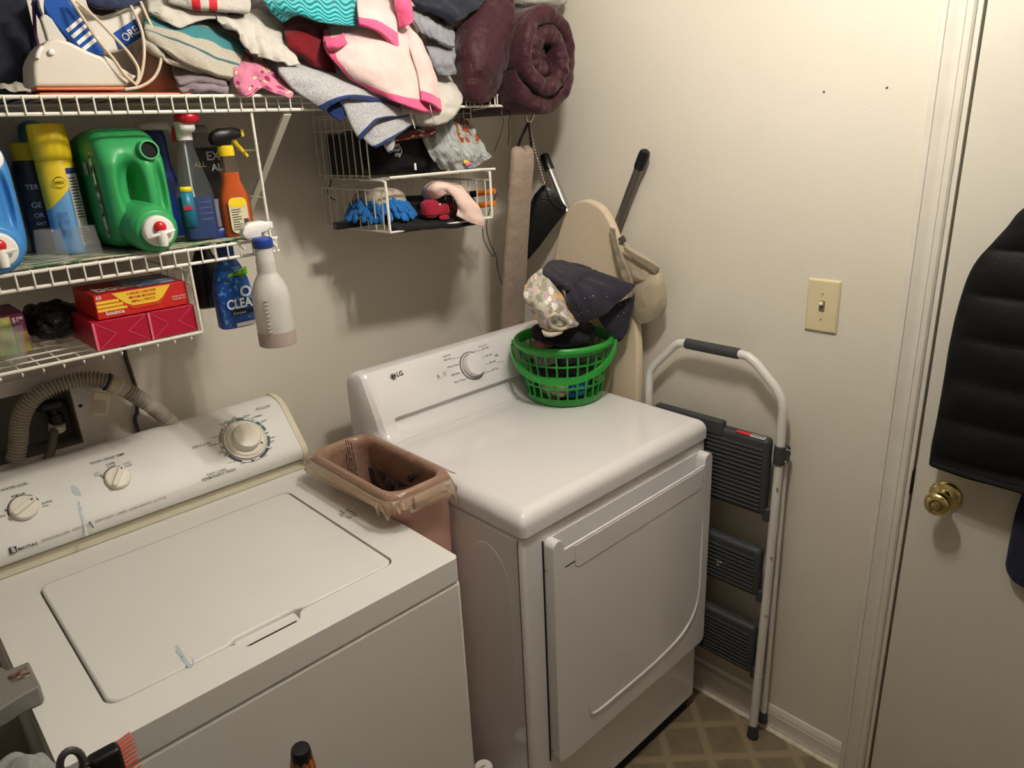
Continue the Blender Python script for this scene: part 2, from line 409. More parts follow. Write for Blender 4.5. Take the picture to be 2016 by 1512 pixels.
def smear(name, pts, w, z, parent, n=V(0, 0, 1), pl=None, lift=.0006, m=STAIN):
    P = [atp(u, v, pl or (0, 0, z), n) for u, v in pts]; P = crom(P, 5); L = []; R = []
    for i, p in enumerate(P):
        t = (P[min(i+1, len(P)-1)]-P[max(i-1, 0)]).normalized(); s_ = n.cross(t)
        ww = w*(.55+.9*abs(fnoise(p, 160)))*(1 if 0 < i < len(P)-1 else .2)
        L.append(p+s_*ww+n*lift); R.append(p-s_*ww+n*lift)
    return MB().loft([L, R], closed=False).build(name, m, parent)
smear('stain', [(348, 1270), (354, 1282), (362, 1295), (370, 1308), (376, 1314)], .0035, .914, lid)
smear('stain', [(346, 1281), (354, 1290), (362, 1303)], .002, .914, lid)
smear('stain', [(378, 1296), (381, 1304), (377, 1312)], .0018, .914, lid)
MB().box((-1.318, LY0-.0190, .9045), (-1.226, LY0-.0135, .9062)).build('pocket_slit', DARKGAP, wm)
# rust patch on the top panel beside the bin
RUST = mat('chipped_rust', (98, 84, 62), .8, var=(300, (206, 200, 180), .12))
for i in range(30):
    random.seed(50+i); a = random.random()*6.28; r_ = .45+.55*random.random()
    q = atz(685+19*r_*math.cos(a), 1012+8*r_*math.sin(a), .9136)
    MB().lathe([(0, .0007), (.0016+.0034*random.random(), .0005), (.001, 0)], q, seg=7, cap=False).build('rust_spot', RUST, wm)
# console
cprof = [(-.026, .9145), (-.026, 1.058), (-.030, 1.072), (-.042, 1.079), (-.060, 1.0805), (-.085, 1.077), (-.105, 1.067), (-.1200, 1.053), (-.1840, .9810), (-.1900, .970), (-.1905, .960), (-.187, .950), (-.178, .943), (-.165, .940), (-.150, .9385), (-.150, .9145)]
con = MB().loft([[V(x, a, b) for a, b in cprof] for x in (WX0+.013, WX1-.013)]).build('console', ENAMEL, wm, ang=28, fixn=True)
MB().box((WX0+.004, -.172, .9138), (WX1-.004, -.03, .9375)).build('console_base', CREAM, wm, bevel=.003)
def grow(p, d):
    cy, cz = -.10, .99; return [(cy+(a-cy)*(1+d/.09), .9140 if b < .916 else cz+(b-cz)*(1+d/.08)) for a, b in p]
for x0, x1 in ((WX1-.0135, WX1+.001), (WX0-.001, WX0+.0135)):
    MB().loft([[V(x, a, b) for a, b in grow(cprof, g)] for x, g in ((x0, .003), ((x0+x1)/2, .0035), (x1, .0005) if x1 > -1.2 else (x1, .003))]).build('end_cap', CREAM, wm, ang=30, fixn=True)
FN = V(0, -.747, .664).normalized(); FP = (0, -.152, 1.017)      # face plane of the console
FY = V(0, .664, .747).normalized()
def cf(u, v): return atp(u, v, FP, FN)
def ptxt(s, a, b, m=INK, par=None, pl=None, h=None, **k):
    p0, p1 = (pl or cf)(*a), (pl or cf)(*b); return text(s, p0, p1, FN if pl is None else pl.n, m, par or con, h, **k)
ptxt('WATER LEVEL', (2, 968), (56, 953), name='lettering')
ptxt('MEDIUM', (23, 980), (49, 973)); ptxt('SUPER', (83, 994), (104, 988)); ptxt('reset', (83, 999), (96, 996)); ptxt('MINI', (-5, 1021), (11, 1017))
ptxt('WASH / RINSE TEMP', (178, 915), (246, 895)); ptxt('WARM', (209, 917), (226, 912)); ptxt('COLD', (211, 922), (228, 917)); ptxt('COLD', (243, 916), (258, 911)); ptxt('COLD', (245, 921), (260, 916))
ptxt('HOT', (186, 935), (197, 931)); ptxt('COLD', (186, 940), (202, 936))
ptxt('DELICATES', (380, 884), (416, 874)); ptxt('REGULAR', (505, 808), (533, 800)); ptxt('EASY CARE', (409, 938), (446, 926)); ptxt('PERMANENT PRESS', (399, 948), (465, 926))
for s_, a, b in (('OFF', (457, 826), (466, 823)), ('HEAVY', (479, 822), (494, 818)), ('NORMAL', (498, 824), (517, 818)), ('LIGHT', (513, 833), (526, 828)), ('rinse', (532, 864), (542, 861)), ('spin', (532, 872), (541, 869)),
                 ('OFF', (526, 888), (536, 884)), ('HEAVY', (513, 903), (528, 897)), ('NORMAL', (492, 910), (513, 903)), ('LIGHT', (475, 915), (490, 909)), ('cool down', (449, 913), (470, 907)), ('spin', (442, 899), (451, 896)), ('OFF', (432, 894), (442, 890)),
                 ('NORMAL', (412, 880), (432, 874)), ('LIGHT', (417, 864), (431, 860)), ('spin', (442, 832), (451, 829)), ('rinse', (433, 838), (444, 835))):
    ptxt(s_, a, b)
LOW = (0, -.1795, .9855)
def lowp(u, v): return atp(u, v, FP, FN)
lowp.n = FN
ptxt('DEPENDABLE CARE   QUIET PACK', (82, 1067), (177, 1034), shear=.3); ptxt('HEAVY DUTY   2 SPEED   SUPER CAPACITY   8 CYCLES', (188, 1029), (328, 980), shear=.3)
ptxt('|', (181, 1037), (183, 1036), BLACKINK, h=.012)
ptxt('MAYTAG', (37, 1084), (75, 1072), BLACKINK, bold=.02, name='brand_lettering')
b0 = [cf(*q) for q in ((17, 1079), (32, 1075), (34, 1087), (19, 1091))]
lg = MB().loft([[p+FN*.0002 for p in b0], [p+FN*.0011 for p in b0]]).build('brand_badge', BLACKINK, con, bevel=.0006, fixn=True)
for k in range(3):
    x = .18+.2*k; st = [b0[0].lerp(b0[1], x), b0[0].lerp(b0[1], x+.12), b0[3].lerp(b0[2], x+.34), b0[3].lerp(b0[2], x+.22)]; cc = (b0[0]+b0[2])/2
    MB().add([cc+(p-cc)*.8+FN*.0014 for p in st], [(0, 1, 2, 3)]).build('badge_stripe', ENAMEL, lg)
def arc(c, r0, r1, a0, a1, m, par, lift=.0008, n=24, nm='dial_ring'):
    X = V(1, 0, 0); L = []; R = []
    for i in range(n+1):
        a = math.radians(a0+(a1-a0)*i/n); d = X*math.cos(a)+FY*math.sin(a); L.append(c+d*r1+FN*lift); R.append(c+d*r0+FN*lift)
    return MB().loft([L, R], closed=False).build(nm, m, par)
KNOB = mat('knob_white', (230, 224, 210), .35)
def tri(c, ang, r, s, m, par, lift):
    X = V(1, 0, 0); a = math.radians(ang); d = X*math.cos(a)+FY*math.sin(a); e = -X*math.sin(a)+FY*math.cos(a)
    MB().add([c+d*(r+s)+FN*lift, c+d*(r-s*.5)+e*s*.7+FN*lift, c+d*(r-s*.5)-e*s*.7+FN*lift], [(0, 1, 2)]).build('pointer', m, par)
dc = cf(482, 866)
TEAL = mat('teal_ink', (66, 98, 98), .6); GREYI = mat('ring_grey', (130, 130, 124), .6); DGR = mat('ring_dark', (62, 66, 68), .6)
R1, R0 = .0580, .0515
for a0, a1, m_ in ((-38, 88, TEAL), (92, 202, GREYI), (206, 318, DGR)):
    arc(dc, R0, R1, a0, a1, m_, con)
for a0, a1 in ((70, 50), (48, 38), (178, 168), (195, 185), (240, 262), (268, 285)): arc(dc, .0530, .0566, a0, a1, ENAMEL, con, .0011, 8)
for a in (90, 204, -42): tri(dc, a+180, .0545, .005, ENAMEL, con, .0012); tri(dc, a+180, .0545, .003, BLACKINK, con, .0014)
for a in (4, -6, 118, 127): MB().lathe([(.0022, .0010), (.0036, .0012), (.0022, .0013)], dc+(V(1, 0, 0)*math.cos(math.radians(a))+FY*math.sin(math.radians(a)))*.0548, FN, 14).build('dial_dot', ENAMEL, con)
dk = MB().lathe([(.0490, .0), (.0490, .003), (.0475, .0045), (.0455, .005), (.0445, .0035), (.0430, .0045), (.0415, .008), (.0330, .0095), (.0318, .0110), (.0312, .0270), (.0295, .0300), (.018, .0315), (0, .0320)], dc, FN, 48, cap=False).build('timer_dial', KNOB, con, ang=30)
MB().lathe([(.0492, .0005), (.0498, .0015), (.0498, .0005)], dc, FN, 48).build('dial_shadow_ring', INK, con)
tri(dc, -38, .0370, .0045, BLACKINK, dk, .0100)
for (u, v), ang in (((232, 942), 52), ((48, 1001), 25)):
    c = cf(u, v); arc(c, .0262, .0285, 15 if ang < 40 else 40, 190 if ang < 40 else 160, INK, con)
    k = MB().lathe([(.0248, .0), (.0248, .007), (.0235, .010), (.0215, .0112), (0, .0115)], c, FN, 40, cap=False).build('knob', KNOB, con, ang=30)
    a = math.radians(ang); d = V(1, 0, 0)*math.cos(a)+FY*math.sin(a); e = FN.cross(d)
    Mx = Matrix((d, e, FN)).transposed().to_4x4(); Mx.translation = c
    MB().prism(rrect(-.0236, .0236, -.0055, .0055, .005), lambda p, q, h: Mx @ V(p, q, h), .008, .0195).build('grip', KNOB, k, bevel=.002, fixn=True)
    tri(c, ang, .0165, .0036, BLACKINK, k, .0202)
    for q in (75, 8) if ang < 40 else (60,): tri(c, q+90, .0305, .0028, BLACKINK, con, .001)
for pts, ww in (([(143, 955), (148, 966), (153, 975)], .0045), ([(149, 958), (155, 968), (158, 977)], .0025), ([(154, 985), (160, 1012), (168, 1040), (172, 1056)], .0032)):
    smear('stain', pts, ww, 0, con, FN, FP, .0009, STAIN)

# ------------------------------------------------------------------ dryer
DEN = mat('dryer_enamel', (228, 226, 226), .10, bump=(10, .008), coat=.3)
DX0, DX1, DYF, DYB = -.771, -.085, -.786, -.15
ZT = .958
dr = thing('dryer', ((DX0+DX1)/2, (DYF+DYB)/2, 0), 'white front-loading dryer with one large dial, beside the ladder', 'dryer')
MB().box((DX0, DYF, .042), (DX1, DYB, .8905)).build('body', DEN, dr, bevel=.011, seg=4)
MB().box((DX0+.02, DYF+.012, 0), (DX1-.02, DYB-.02, .043)).build('toe_base', DARKGAP, dr)
def dome(x0, x1, y0, y1, z0, z1, rc, re, n=8, nc=8):
    R = [[V(a, b, z0) for a, b in rrect(x0, x1, y0, y1, rc, nc)]]
    for i in range(n+1):
        t = math.pi/2*i/n; d = re*(1-math.cos(t)); z = z1-re+re*math.sin(t)
        R.append([V(a, b, z) for a, b in rrect(x0+d, x1-d, y0+d, y1-d, max(rc-d*.35, .004), nc)])
    return MB().loft(R)
top = dome(DX0-.001, DX1+.001, DYF-.006, DYB, .8945, ZT, .014, .032, 10)
for v in top.v:                                              # long soft fall towards the front edge
    if v.z > .92: v.z -= .010*max(0, min(1, (-.60-v.y)/.16))**2
top.build('top_panel', DEN, dr, ang=60, fixn=True)
# embossed arch on the side
ar = [(-.745, .10), (-.602, .10), (-.602, .72)] + [(-.6735+.0715*math.cos(math.radians(a)), .735+.105*math.sin(math.radians(a))) for a in range(0, 181, 12)] + [(-.745, .72)]
MB().prism(ar, lambda a, b, h: V(DX0-h, a, b), -.002, .0006).build('side_emboss', DEN, dr, bevel=.0006, fixn=True)
MB().tube([V(DX0-.0002, DYF+.012, .05), V(DX0-.0002, DYF+.012, .885)], .0012, 6).build('panel_seam', INK, dr)
# console: lofted along x with rounded ends
dprof = [(-.160, .945), (-.160, 1.085), (-.166, 1.112), (-.180, 1.125), (-.198, 1.1275), (-.214, 1.123), (-.2240, 1.112), (-.2730, 1.015), (-.2745, 1.010), (-.271, 1.0065), (-.262, 1.0045), (-.2605, 1.001), (-.264, .988), (-.275, .972), (-.292, .961), (-.306, .9585), (-.306, .945)]
side = [(-.160, .945), (-.160, 1.085), (-.166, 1.112), (-.180, 1.125), (-.198, 1.1275), (-.214, 1.123), (-.2240, 1.112), (-.2730, 1.015), (-.2745, 1.010), (-.2760, 1.005), (-.2780, 1.000), (-.2800, .995), (-.284, .988), (-.291, .977), (-.303, .965), (-.314, .9585), (-.314, .945)]
rings = []
xs = [(0, .34), (.004, .72), (.010, .90), (.022, 1.0), (.040, 1.0), (.058, 1.0)]
def ins(pf, s_, flare):
    o = []
    for a, b in pf:
        zz = .945+(b-.945)*(1-(1-s_)*.16) if b > 1.05 else b
        yy = -.160+(a+.160)*s_ if b > .97 else -.160+(a+.160)*(s_*.5+.5)
        o.append((yy, zz))
    return o
for dx, s_ in xs: rings.append([V(DX0+.0005+dx, a, b) for a, b in ins(side, s_, 0)])
for i in range(9): rings.append([V(DX0+.0665+(DX1-DX0-.133)*i/8, a, b) for a, b in dprof])
for dx, s_ in reversed(xs): rings.append([V(DX1-.0005-dx, a, b) for a, b in ins(side, s_, 0)])
dcon = MB().loft(rings).build('console', DEN, dr, ang=30, fixn=True)
GN = V(0, -.893, .451).normalized(); GP = (0, -.2485, 1.0635); GY = V(0, .451, .893).normalized()
def gf(u, v): return atp(u, v, GP, GN)
gf.n = GN
GI = mat('dark_grey_ink', (70, 70, 72), .5)
def gt(s_, a, b, m=GI, **k): return text(s_, gf(*a), gf(*b), GN, m, dcon, **k)
gt('LG', (782, 742), (794, 738), BLACKINK, bold=.03, name='brand_lettering')
lc = gf(774, 742)
lgc = MB().lathe([(0, .0002), (.0085, .0002), (.0085, .0009), (0, .0009)], lc, GN, 28, cap=False).build('brand_badge', BLACKINK, dcon)
gx = V(1, 0, 0)
MB().tube([lc+gx*.0012+GY*.004+GN*.0013, lc+gx*.0012-GY*.002+GN*.0013, lc+gx*.004-GY*.002+GN*.0013], .0005, 5).build('badge_mark', DEN, lgc)
MB().tube([lc+(gx*math.cos(a)+GY*math.sin(a))*.0064+GN*.0013 for a in [math.radians(60+i*15) for i in range(20)]], .0005, 5).build('badge_mark', DEN, lgc)
for s_, a, b in (('SENSOR DRY', (872, 704), (888, 699)), ('Normal', (875, 711), (888, 707)), ('Heavy Duty', (881, 725), (902, 719)), ('Delicates', (889, 741), (905, 735)), ('Perm. Press', (895, 755), (916, 748)),
                 ('MANUAL DRY', (943, 684), (959, 679)), ('60 min', (950, 689), (962, 685)), ('40 min', (957, 703), (969, 699)), ('20 min', (964, 716), (976, 712)), ('Air Dry', (969, 730), (982, 726))): gt(s_, a, b)
for a, b in (((889, 707), (907, 703)), ((903, 718), (907, 717)), ((906, 735), (914, 732)), ((917, 746), (926, 743)), ((930, 693), (949, 689)), ((947, 704), (956, 702)), ((953, 718), (962, 716)), ((951, 735), (968, 730))):
    MB().tube([gf(*a)+GN*.0005, gf(*b)+GN*.0005], .00045, 5).build('pointer_line', GI, dcon)
def ringmark(u, v, r, a0=0, a1=360, m=GI, th=.0005):
    c = gf(u, v); MB().tube([c+(gx*math.cos(math.radians(a))+GY*math.sin(math.radians(a)))*r+GN*.0006 for a in range(a0, a1+1, 15)], th, 5).build('symbol', m, dcon)
ringmark(875, 736, .0036, 120, 420); MB().tube([gf(875, 733)+GN*.0006, gf(875, 736)+GN*.0006], .0005, 5).build('symbol', GI, dcon)
ringmark(875, 736, .0085, 0, 360, mat('faint_line', (196, 194, 190), .4), .0003)
ringmark(862, 740, .0032); ringmark(864, 742, .0026)
gt('SMART DIAG', (861, 748), (870, 745))
p0 = gf(976, 703); MB().add([p0+GN*.0006, p0+gx*.005+GY*.004+GN*.0006, p0+GY*.008+GN*.0006], [(0, 1, 2)]).build('symbol', BLACKINK, dcon)
for q in (.0065, .009): MB().tube([p0+gx*q+GN*.0006, p0+gx*q+GY*.008+GN*.0006], .0006, 5).build('symbol', BLACKINK, dcon)
gt('START / HOLD', (980, 715), (991, 712))
kc2 = gf(929, 720)
MB().lathe([(.0, .0002), (.0405, .0002), (.0405, .0012), (.0395, .0014), (0, .0014)], kc2, GN, 48, cap=False).build('dial_ring', DARKGAP, dcon)
MB().lathe([(.039, .0008), (.0385, .0024), (.034, .0030), (.0335, .0026)], kc2, GN, 48, cap=False).build('dial_bezel', mat('pale_grey_gloss', (200, 198, 196), .15), dcon)
MB().lathe([(.0325, .001), (.0320, .019), (.0300, .0225), (.026, .0235), (0, .0238)], kc2, GN, 48, cap=False).build('timer_dial', DEN, dcon, ang=30)
# door
def dpoly():
    x0, x1, z0, z1 = -.709, -.098, .268, .866; r = .018; o = []
    def arc_(cx, cz, a0, a1, rr, n=6): return [(cx+rr*math.cos(math.radians(a0+(a1-a0)*i/n)), cz+rr*math.sin(math.radians(a0+(a1-a0)*i/n))) for i in range(n+1)]
    o += arc_(x0+.02, z0+.02, 180, 270, .02) + arc_(x1-.02, z0+.02, 270, 360, .02) + arc_(x1-r, z1-r, 0, 90, r) + arc_(x1-r, z1-r, 90, 180, r-.002) + [(x1-2*r+.002, .796)]
    o += [(x0+2*r-.002, .796)] + arc_(x0+r, z1-r, 0, 90, r-.002) + arc_(x0+r, z1-r, 90, 180, r)
    return o
dd = MB().prism(dpoly(), lambda a, b, h: V(a, DYF-h, b), .001, .030).build('door', DEN, dr, bevel=.008, seg=5, fixn=True)
MB().box((-.690, DYF-.0035, .78), (-.115, DYF-.0005, .863)).build('handle_pocket', DEN, dd)
MB().box((-.6760, DYF-.0300, .790), (-.1310, DYF-.0245, .8375)).build('handle_lip', DEN, dd, bevel=.0018, seg=3)
bandp = [(-.643, .832), (-.642, .786), (-.639, .779), (-.632, .775), (-.150, .775), (-.143, .779), (-.140, .786), (-.139, .832)]
MB().prism(bandp, lambda a, b, h: V(a, DYF-h, b), .0285, .0312).build('handle_band', DEN, dd, bevel=.0008, fixn=True)
rp = [V(-.600, 0, .420), V(-.598, 0, .365), V(-.585, 0, .338), V(-.50, 0, .333), V(-.33, 0, .335), V(-.215, 0, .352), V(-.155, 0, .395), V(-.134, 0, .46), V(-.131, 0, .60), V(-.133, 0, .72)]
rp = crom(rp, 6)
MB().tube([V(p.x, DYF-.0292, p.z) for p in rp], lambda t: .0045*min(1, 8*t+.05, 8*(1-t)+.05), 8).build('ridge', DEN, dd)
MB().box((-.7125, DYF-.0012, .262), (-.7085, DYF-.0002, .862)).build('door_gap', DARKGAP, dd)
for z in (.79, .295): MB().box((-.7095, DYF-.012, z), (-.7085, DYF-.004, z+.003)).build('hinge_pin', mat('steel', (190, 190, 188), .25, 1), dd)
# ------------------------------------------------------------------ wire shelves
WIRE = mat('white_vinyl_wire', (232, 228, 216), .35)
def wire_shelf(name, x0, x1, yf, zt, zl, label, step=.0254, rb=.0016):
    """ventilated shelf: deck wires run wall to front and bend down into the lip"""
    t = thing(name, ((x0+x1)/2, yf/2, zt), label, 'wire shelf')
    for nm, y, z, r in (('front_rail', yf, zt, .0032), ('lip_rail', yf, zl, .0032), ('back_rail', -.008, zt, .0030), ('middle_rail', yf*.5, zt-.0045, .0026)):
        MB().tube([V(x0, y, z), V(x1, y, z)], r, 8).build(nm, WIRE, t)
    n = int((x1-x0)/step); first = None
    for i in range(n+1):
        x = x1-.006-i*step
        if x < x0: break
        if first is None:
            first = MB().tube([V(x, -.006, zt+.002), V(x, yf*.5, zt+.002), V(x, yf-.001, zt+.002), V(x, yf-.0045, zt-.001), V(x, yf-.0045, zl-.0005)], rb, 6).build('deck_wire', WIRE, t); fx = x
        else: dupe(first, (x-fx, 0, 0), t)
    return t
sh1 = wire_shelf('wire_shelf', -2.28, -.235, -.31, 1.767, 1.741, 'long white wire shelf under the towels, the topmost one')
sh2 = wire_shelf('wire_shelf', -2.28, -.969, -.31, 1.4965, 1.4706, 'white wire shelf holding the detergent jugs, the middle one')
# lowest shelf: open grid with hooks under the front rail
sh3 = thing('wire_shelf', (-1.7, -.155, 1.338), 'lowest white wire shelf, a sparse grid holding the red boxes', 'wire shelf')
Z3 = 1.338
for y in (-.31, -.262, -.214, -.166, -.118, -.07, -.01):
    MB().tube([V(-2.28, y, Z3), V(-1.152, y, Z3)], .0030 if y in (-.31, -.01) else .0016, 8).build('front_rail' if y == -.31 else 'long_wire', WIRE, sh3)
f = MB().tube([V(-1.175, -.01, Z3-.0035), V(-1.175, -.306, Z3-.0035), V(-1.175, -.311, Z3-.008), V(-1.175, -.306, Z3-.012)], .0016, 6).build('cross_wire', WIRE, sh3)
for i in range(1, 36): dupe(f, (-.0315*i, 0, 0), sh3)
# end frames
def end_frame(par, x, z0, z1, yf, ys, cross, r=.0028):
    MB().tube([V(x, yf, z0), V(x, yf, z1)], r, 8).build('end_post', WIRE, par)
    for y in ys: MB().tube([V(x, y, z0), V(x, y, z1)], .0016, 6).build('end_wire', WIRE, par)
    for z in cross: MB().tube([V(x, yf, z), V(x, -.01, z)], .0018, 6).build('end_bar', WIRE, par)
end_frame(sh2, -.9815, 1.497, 1.741, -.306, (), (1.668, 1.578))
end_frame(sh3, -1.1525, 1.338, 1.470, -.310, (-.26, -.22, -.18, -.14, -.02), (1.455, 1.338, 1.43))
# diagonal brace under the top shelf
br = thing('shelf_brace', (-.905, 0, 1.50), 'white diagonal metal brace below the top shelf beside the spray bottles', 'brace')
def strip(p, q, w_, t_, ax=V(1, 0, 0)):
    d = (q-p).normalized(); n = d.cross(ax); o = []
    for e in (p, q): o.append([e+ax*a*w_+n*b*t_ for a, b in ((-1, -1), (1, -1), (1, 1), (-1, 1))])
    return o
MB().loft(strip(V(-.905, -.302, 1.735), V(-.905, -.012, 1.50), .008, .004)).build('strut', WIRE, br, bevel=.001, fixn=True)
MB().box((-.917, -.012, 1.475), (-.893, -.001, 1.515)).build('foot', WIRE, br, bevel=.002)
# ------------------------------------------------------------------ hanging double basket
hb = thing('hanging_basket', (-.53, -.16, 1.47), 'white two-tier wire basket hanging under the top shelf', 'wire basket')
BXL, BXR, BYB, BYF = -.690, -.372, -.018, -.305
ZU, ZL_ = 1.589, 1.472
def wr(nm, pts, r=.0016, sm=0): return MB().tube([V(*p) for p in pts], r, 6, smooth=sm).build(nm, WIRE, hb)
for x in (BXL, BXR):
    # upper side panel: top at 1.735 hooked on shelf, wires each running down
    wr('side_rail', [(x, BYB, 1.728), (x, -.245, 1.728)]); wr('side_rail', [(x, BYB, 1.700), (x, -.245, 1.700)]); wr('side_rail', [(x, BYB, ZU+.008), (x, -.245, ZU+.008)])
    n = 9
    for i in range(n):
        y = BYB+(-.245-BYB)*i/(n-1); wr('side_wire', [(x, y, 1.735), (x, y, ZU)], .0017 if i in (0, n-1) else .0014)
    wr('lower_rail', [(x, BYB, ZU-.022), (x, BYF+.003, ZU-.024)], .002)
    for i in range(9):
        y = BYB+(BYF+.02-BYB)*i/8; wr('side_wire', [(x, y, ZU-.022), (x, y+.002, ZL_)], .0015)
    wr('lower_rail', [(x, BYB, ZL_), (x, BYF, ZL_)], .002)
    wr('corner_post', [(x, -.20, ZU), (x, -.275, ZU-.001), (x, BYF+.004, ZU-.004), (x, BYF, ZU-.016), (x, BYF, ZL_+.014), (x, BYF+.002, ZL_+.003), (x, BYF+.016, ZL_)], .0034, 4)
for y in (-.245, -.18, -.115, BYB): wr('hook', [(BXR, y, 1.735), (BXR, y, 1.76)], .0016) if y in (-.245, BYB) else None
wr('front_rail', [(BXL+.012, BYF, ZU+.004), (BXR-.03, BYF, ZU+.004), (BXR+.018, BYF, ZU+.002)], .0034)
wr('front_rail', [(BXL, BYF, ZL_), (BXR, BYF, ZL_)], .0026)
for z in (ZU, ZL_):
    n = 14
    for i in range(n): x = BXL+(BXR-BXL)*(i+.5)/n; wr('deck_wire', [(x, BYB, z), (x, BYF+.002, z)], .0014)
    for y in (BYB, -.12, -.21): wr('deck_rail', [(BXL, y, z-.002), (BXR, y, z-.002)], .0016)
for z in (1.735, ZU-.022, 1.66): wr('back_rail', [(BXL, BYB, z), (BXR, BYB, z)], .0016)
for i in range(1, 10): x = BXL+(BXR-BXL)*i/10; wr('back_wire', [(x, BYB, 1.735), (x, BYB, ZU)], .0013); wr('back_wire', [(x, BYB, ZU-.022), (x, BYB, ZL_)], .0013)
wr('hook', [(BXR+.002, -.252, 1.735), (BXR+.002, -.300, 1.738), (BXR+.002, -.318, 1.745), (BXR+.002, -.316, 1.778), (BXR+.02, -.316, 1.778), (BXR+.02, -.316, 1.742)], .0018)
wr('hook', [(BXL+.004, BYB, 1.735), (BXL+.004, BYB, 1.766)], .0018); wr('hook', [(BXL+.004, -.243, 1.735), (BXL+.004, -.243, 1.768)], .0018)

# ------------------------------------------------------------------ supply box, hoses, cords on the back wall
WHP = mat('white_box_plastic', (206, 203, 196), .5)
vb = thing('supply_box', (-1.43, .04, BZ0), 'recessed white laundry supply box in the wall behind the washer hoses', 'supply box')
bxm = MB()
bxm.box((BX0, .078, BZ0), (BX1, .082, BZ1)).box((BX0, -.002, BZ0), (BX0+.003, .08, BZ1)).box((BX1-.003, -.002, BZ0), (BX1, .08, BZ1)).box((BX0, -.002, BZ0), (BX1, .08, BZ0+.003)).box((BX0, -.002, BZ1-.003), (BX1, .08, BZ1))
bxm.build('box', mat('supply_box_inside', (128, 124, 116), .6), vb)
frame_prism([(BX0-.03, BZ0-.03), (BX1+.040, BZ0-.03), (BX1+.040, BZ1+.03), (BX0-.03, BZ1+.03)], [(BX0+.002, BZ0+.002), (BX1-.002, BZ0+.002), (BX1-.002, BZ1-.002), (BX0+.002, BZ1-.002)], lambda a, b, h: V(a, -h, b), .0, .0045).build('flange', WHP, vb, bevel=.0015)
sc_ = aty(158, 799, -.004); MB().lathe([(0, .0), (.0045, .0), (.003, .002), (0, .0025)], sc_, (0, -1, 0), 12, cap=False).build('screw', mat('dark_metal', (60, 58, 54), .5, .8), vb)
# faucet valve
VB = mat('dark_valve', (30, 32, 42), .45)
va = thing('faucet_valve', aty(105, 830, .03), 'dark blue handled water valve inside the supply box', 'valve')
vc = aty(100, 797, .02)
MB().sbox(vc, (.026, .016, .011), 3, 8, lambda q: V(q.x*.006*math.cos(6*math.atan2(q.y, q.x)), 0, 0)).build('valve_handle', VB, va, sub=1)
MB().tube([vc, vc+V(.003, 0, -.03)], .008, 12).build('stem', VB, va)
MB().lathe([(.013, 0), (.015, -.01), (.015, -.028), (.011, -.034), (.011, -.044)], vc+V(.003, 0, -.022), seg=16).build('valve_body', VB, va)
MB().tube([vc+V(.003, 0, -.034), vc+V(.003, .055, -.034)], .009, 12).build('stem', VB, va)
# braided supply hose
HS = mat('grey_braid', (120, 116, 108), .45, .3, bump=(700, .5))
hz = thing('supply_hose', aty(100, 890, -.01), 'grey braided water hose running down from the valve', 'hose')
hp = [vc+V(.003, 0, -.064), aty(108, 846, .005), aty(104, 868, -.012), aty(99, 895, -.017), aty(96, 925, -.015), V(-1.44, -.015, .80)]
MB().tube(hp, .0085, 12, smooth=6).build('hose', HS, hz)
MB().lathe([(.0155, .004), (.0165, 0), (.0165, -.010), (.013, -.014)], aty(112, 838, .012), (.1, -.3, 1), 20).build('washer_ring', mat('ivory', (222, 214, 196), .5), hz)
# corrugated drain hose
CORR = mat('corrugated_grey_plastic', (168, 160, 145), .5)
dh = thing('drain_hose', aty(180, 750, -.04), 'ribbed beige-grey drain hose looping over behind the washer', 'hose')
pts = [aty(338, 832, -.045), aty(318, 815, -.047), aty(290, 794, -.05), aty(262, 776, -.05), aty(232, 760, -.048), aty(200, 749, -.045), aty(165, 747, -.042), aty(130, 753, -.040), aty(95, 765, -.036), aty(66, 784, -.032), aty(47, 808, -.028), aty(38, 838, -.022), aty(36, 870, -.016), aty(30, 905, -.014)]
cp = crom(pts, 24); L_ = [0]
for i in range(1, len(cp)): L_.append(L_[-1]+(cp[i]-cp[i-1]).length)
tot = L_[-1]; N = 900; pp = []; j = 0
for i in range(N+1):
    s_ = tot*i/N
    while j < len(L_)-2 and L_[j+1] < s_: j += 1
    t = (s_-L_[j])/max(1e-9, L_[j+1]-L_[j]); pp.append(cp[j].lerp(cp[j+1], t))
def hr(t):
    if t < .035 or .135 < t < .165 or .285 < t < .335: return .0168
    return .0154+.0030*math.sin(t*tot/.0068*2*math.pi)
MB().tube(pp, hr, 14).build('hose', CORR, dh, ang=0)
tg = aty(196, 752, -.06)
hose_label = mat('paper_tag', (200, 190, 164), .8, var=(40, (176, 164, 138)))
k0 = int(N*.345); q0, q1 = pp[k0-8], pp[k0+12]
MB().tube([pp[k0+24], pp[k0+12], pp[k0], pp[k0-14], pp[k0-26]], .0190, 16).build('paper_wrap', hose_label, dh, ang=0)
MB().lathe([(.0196, -.0016), (.0202, 0), (.0196, .0016)], pp[k0+30], (pp[k0+32]-pp[k0+28]), 20).build('cable_tie', mat('navy_tie', (34, 52, 92), .5), dh)
tagm = sheet('hanging_tag', [[(184, 770, -.066), (200, 772, -.068), (218, 776, -.066)], [(181, 795, -.062), (198, 796, -.065), (216, 799, -.062)], [(180, 817, -.058), (196, 820, -.060), (213, 817, -.058)]], hose_label, 5, .0006, .002, 60, 3, dh, sub=0)
for i in range(7):
    a = aty(185, 788+4*i, -.0665); b_ = aty(210, 789+4*i, -.0660); MB().tube([a, a.lerp(b_, .5), b_], .00035, 4).build('print_line', INK, dh)
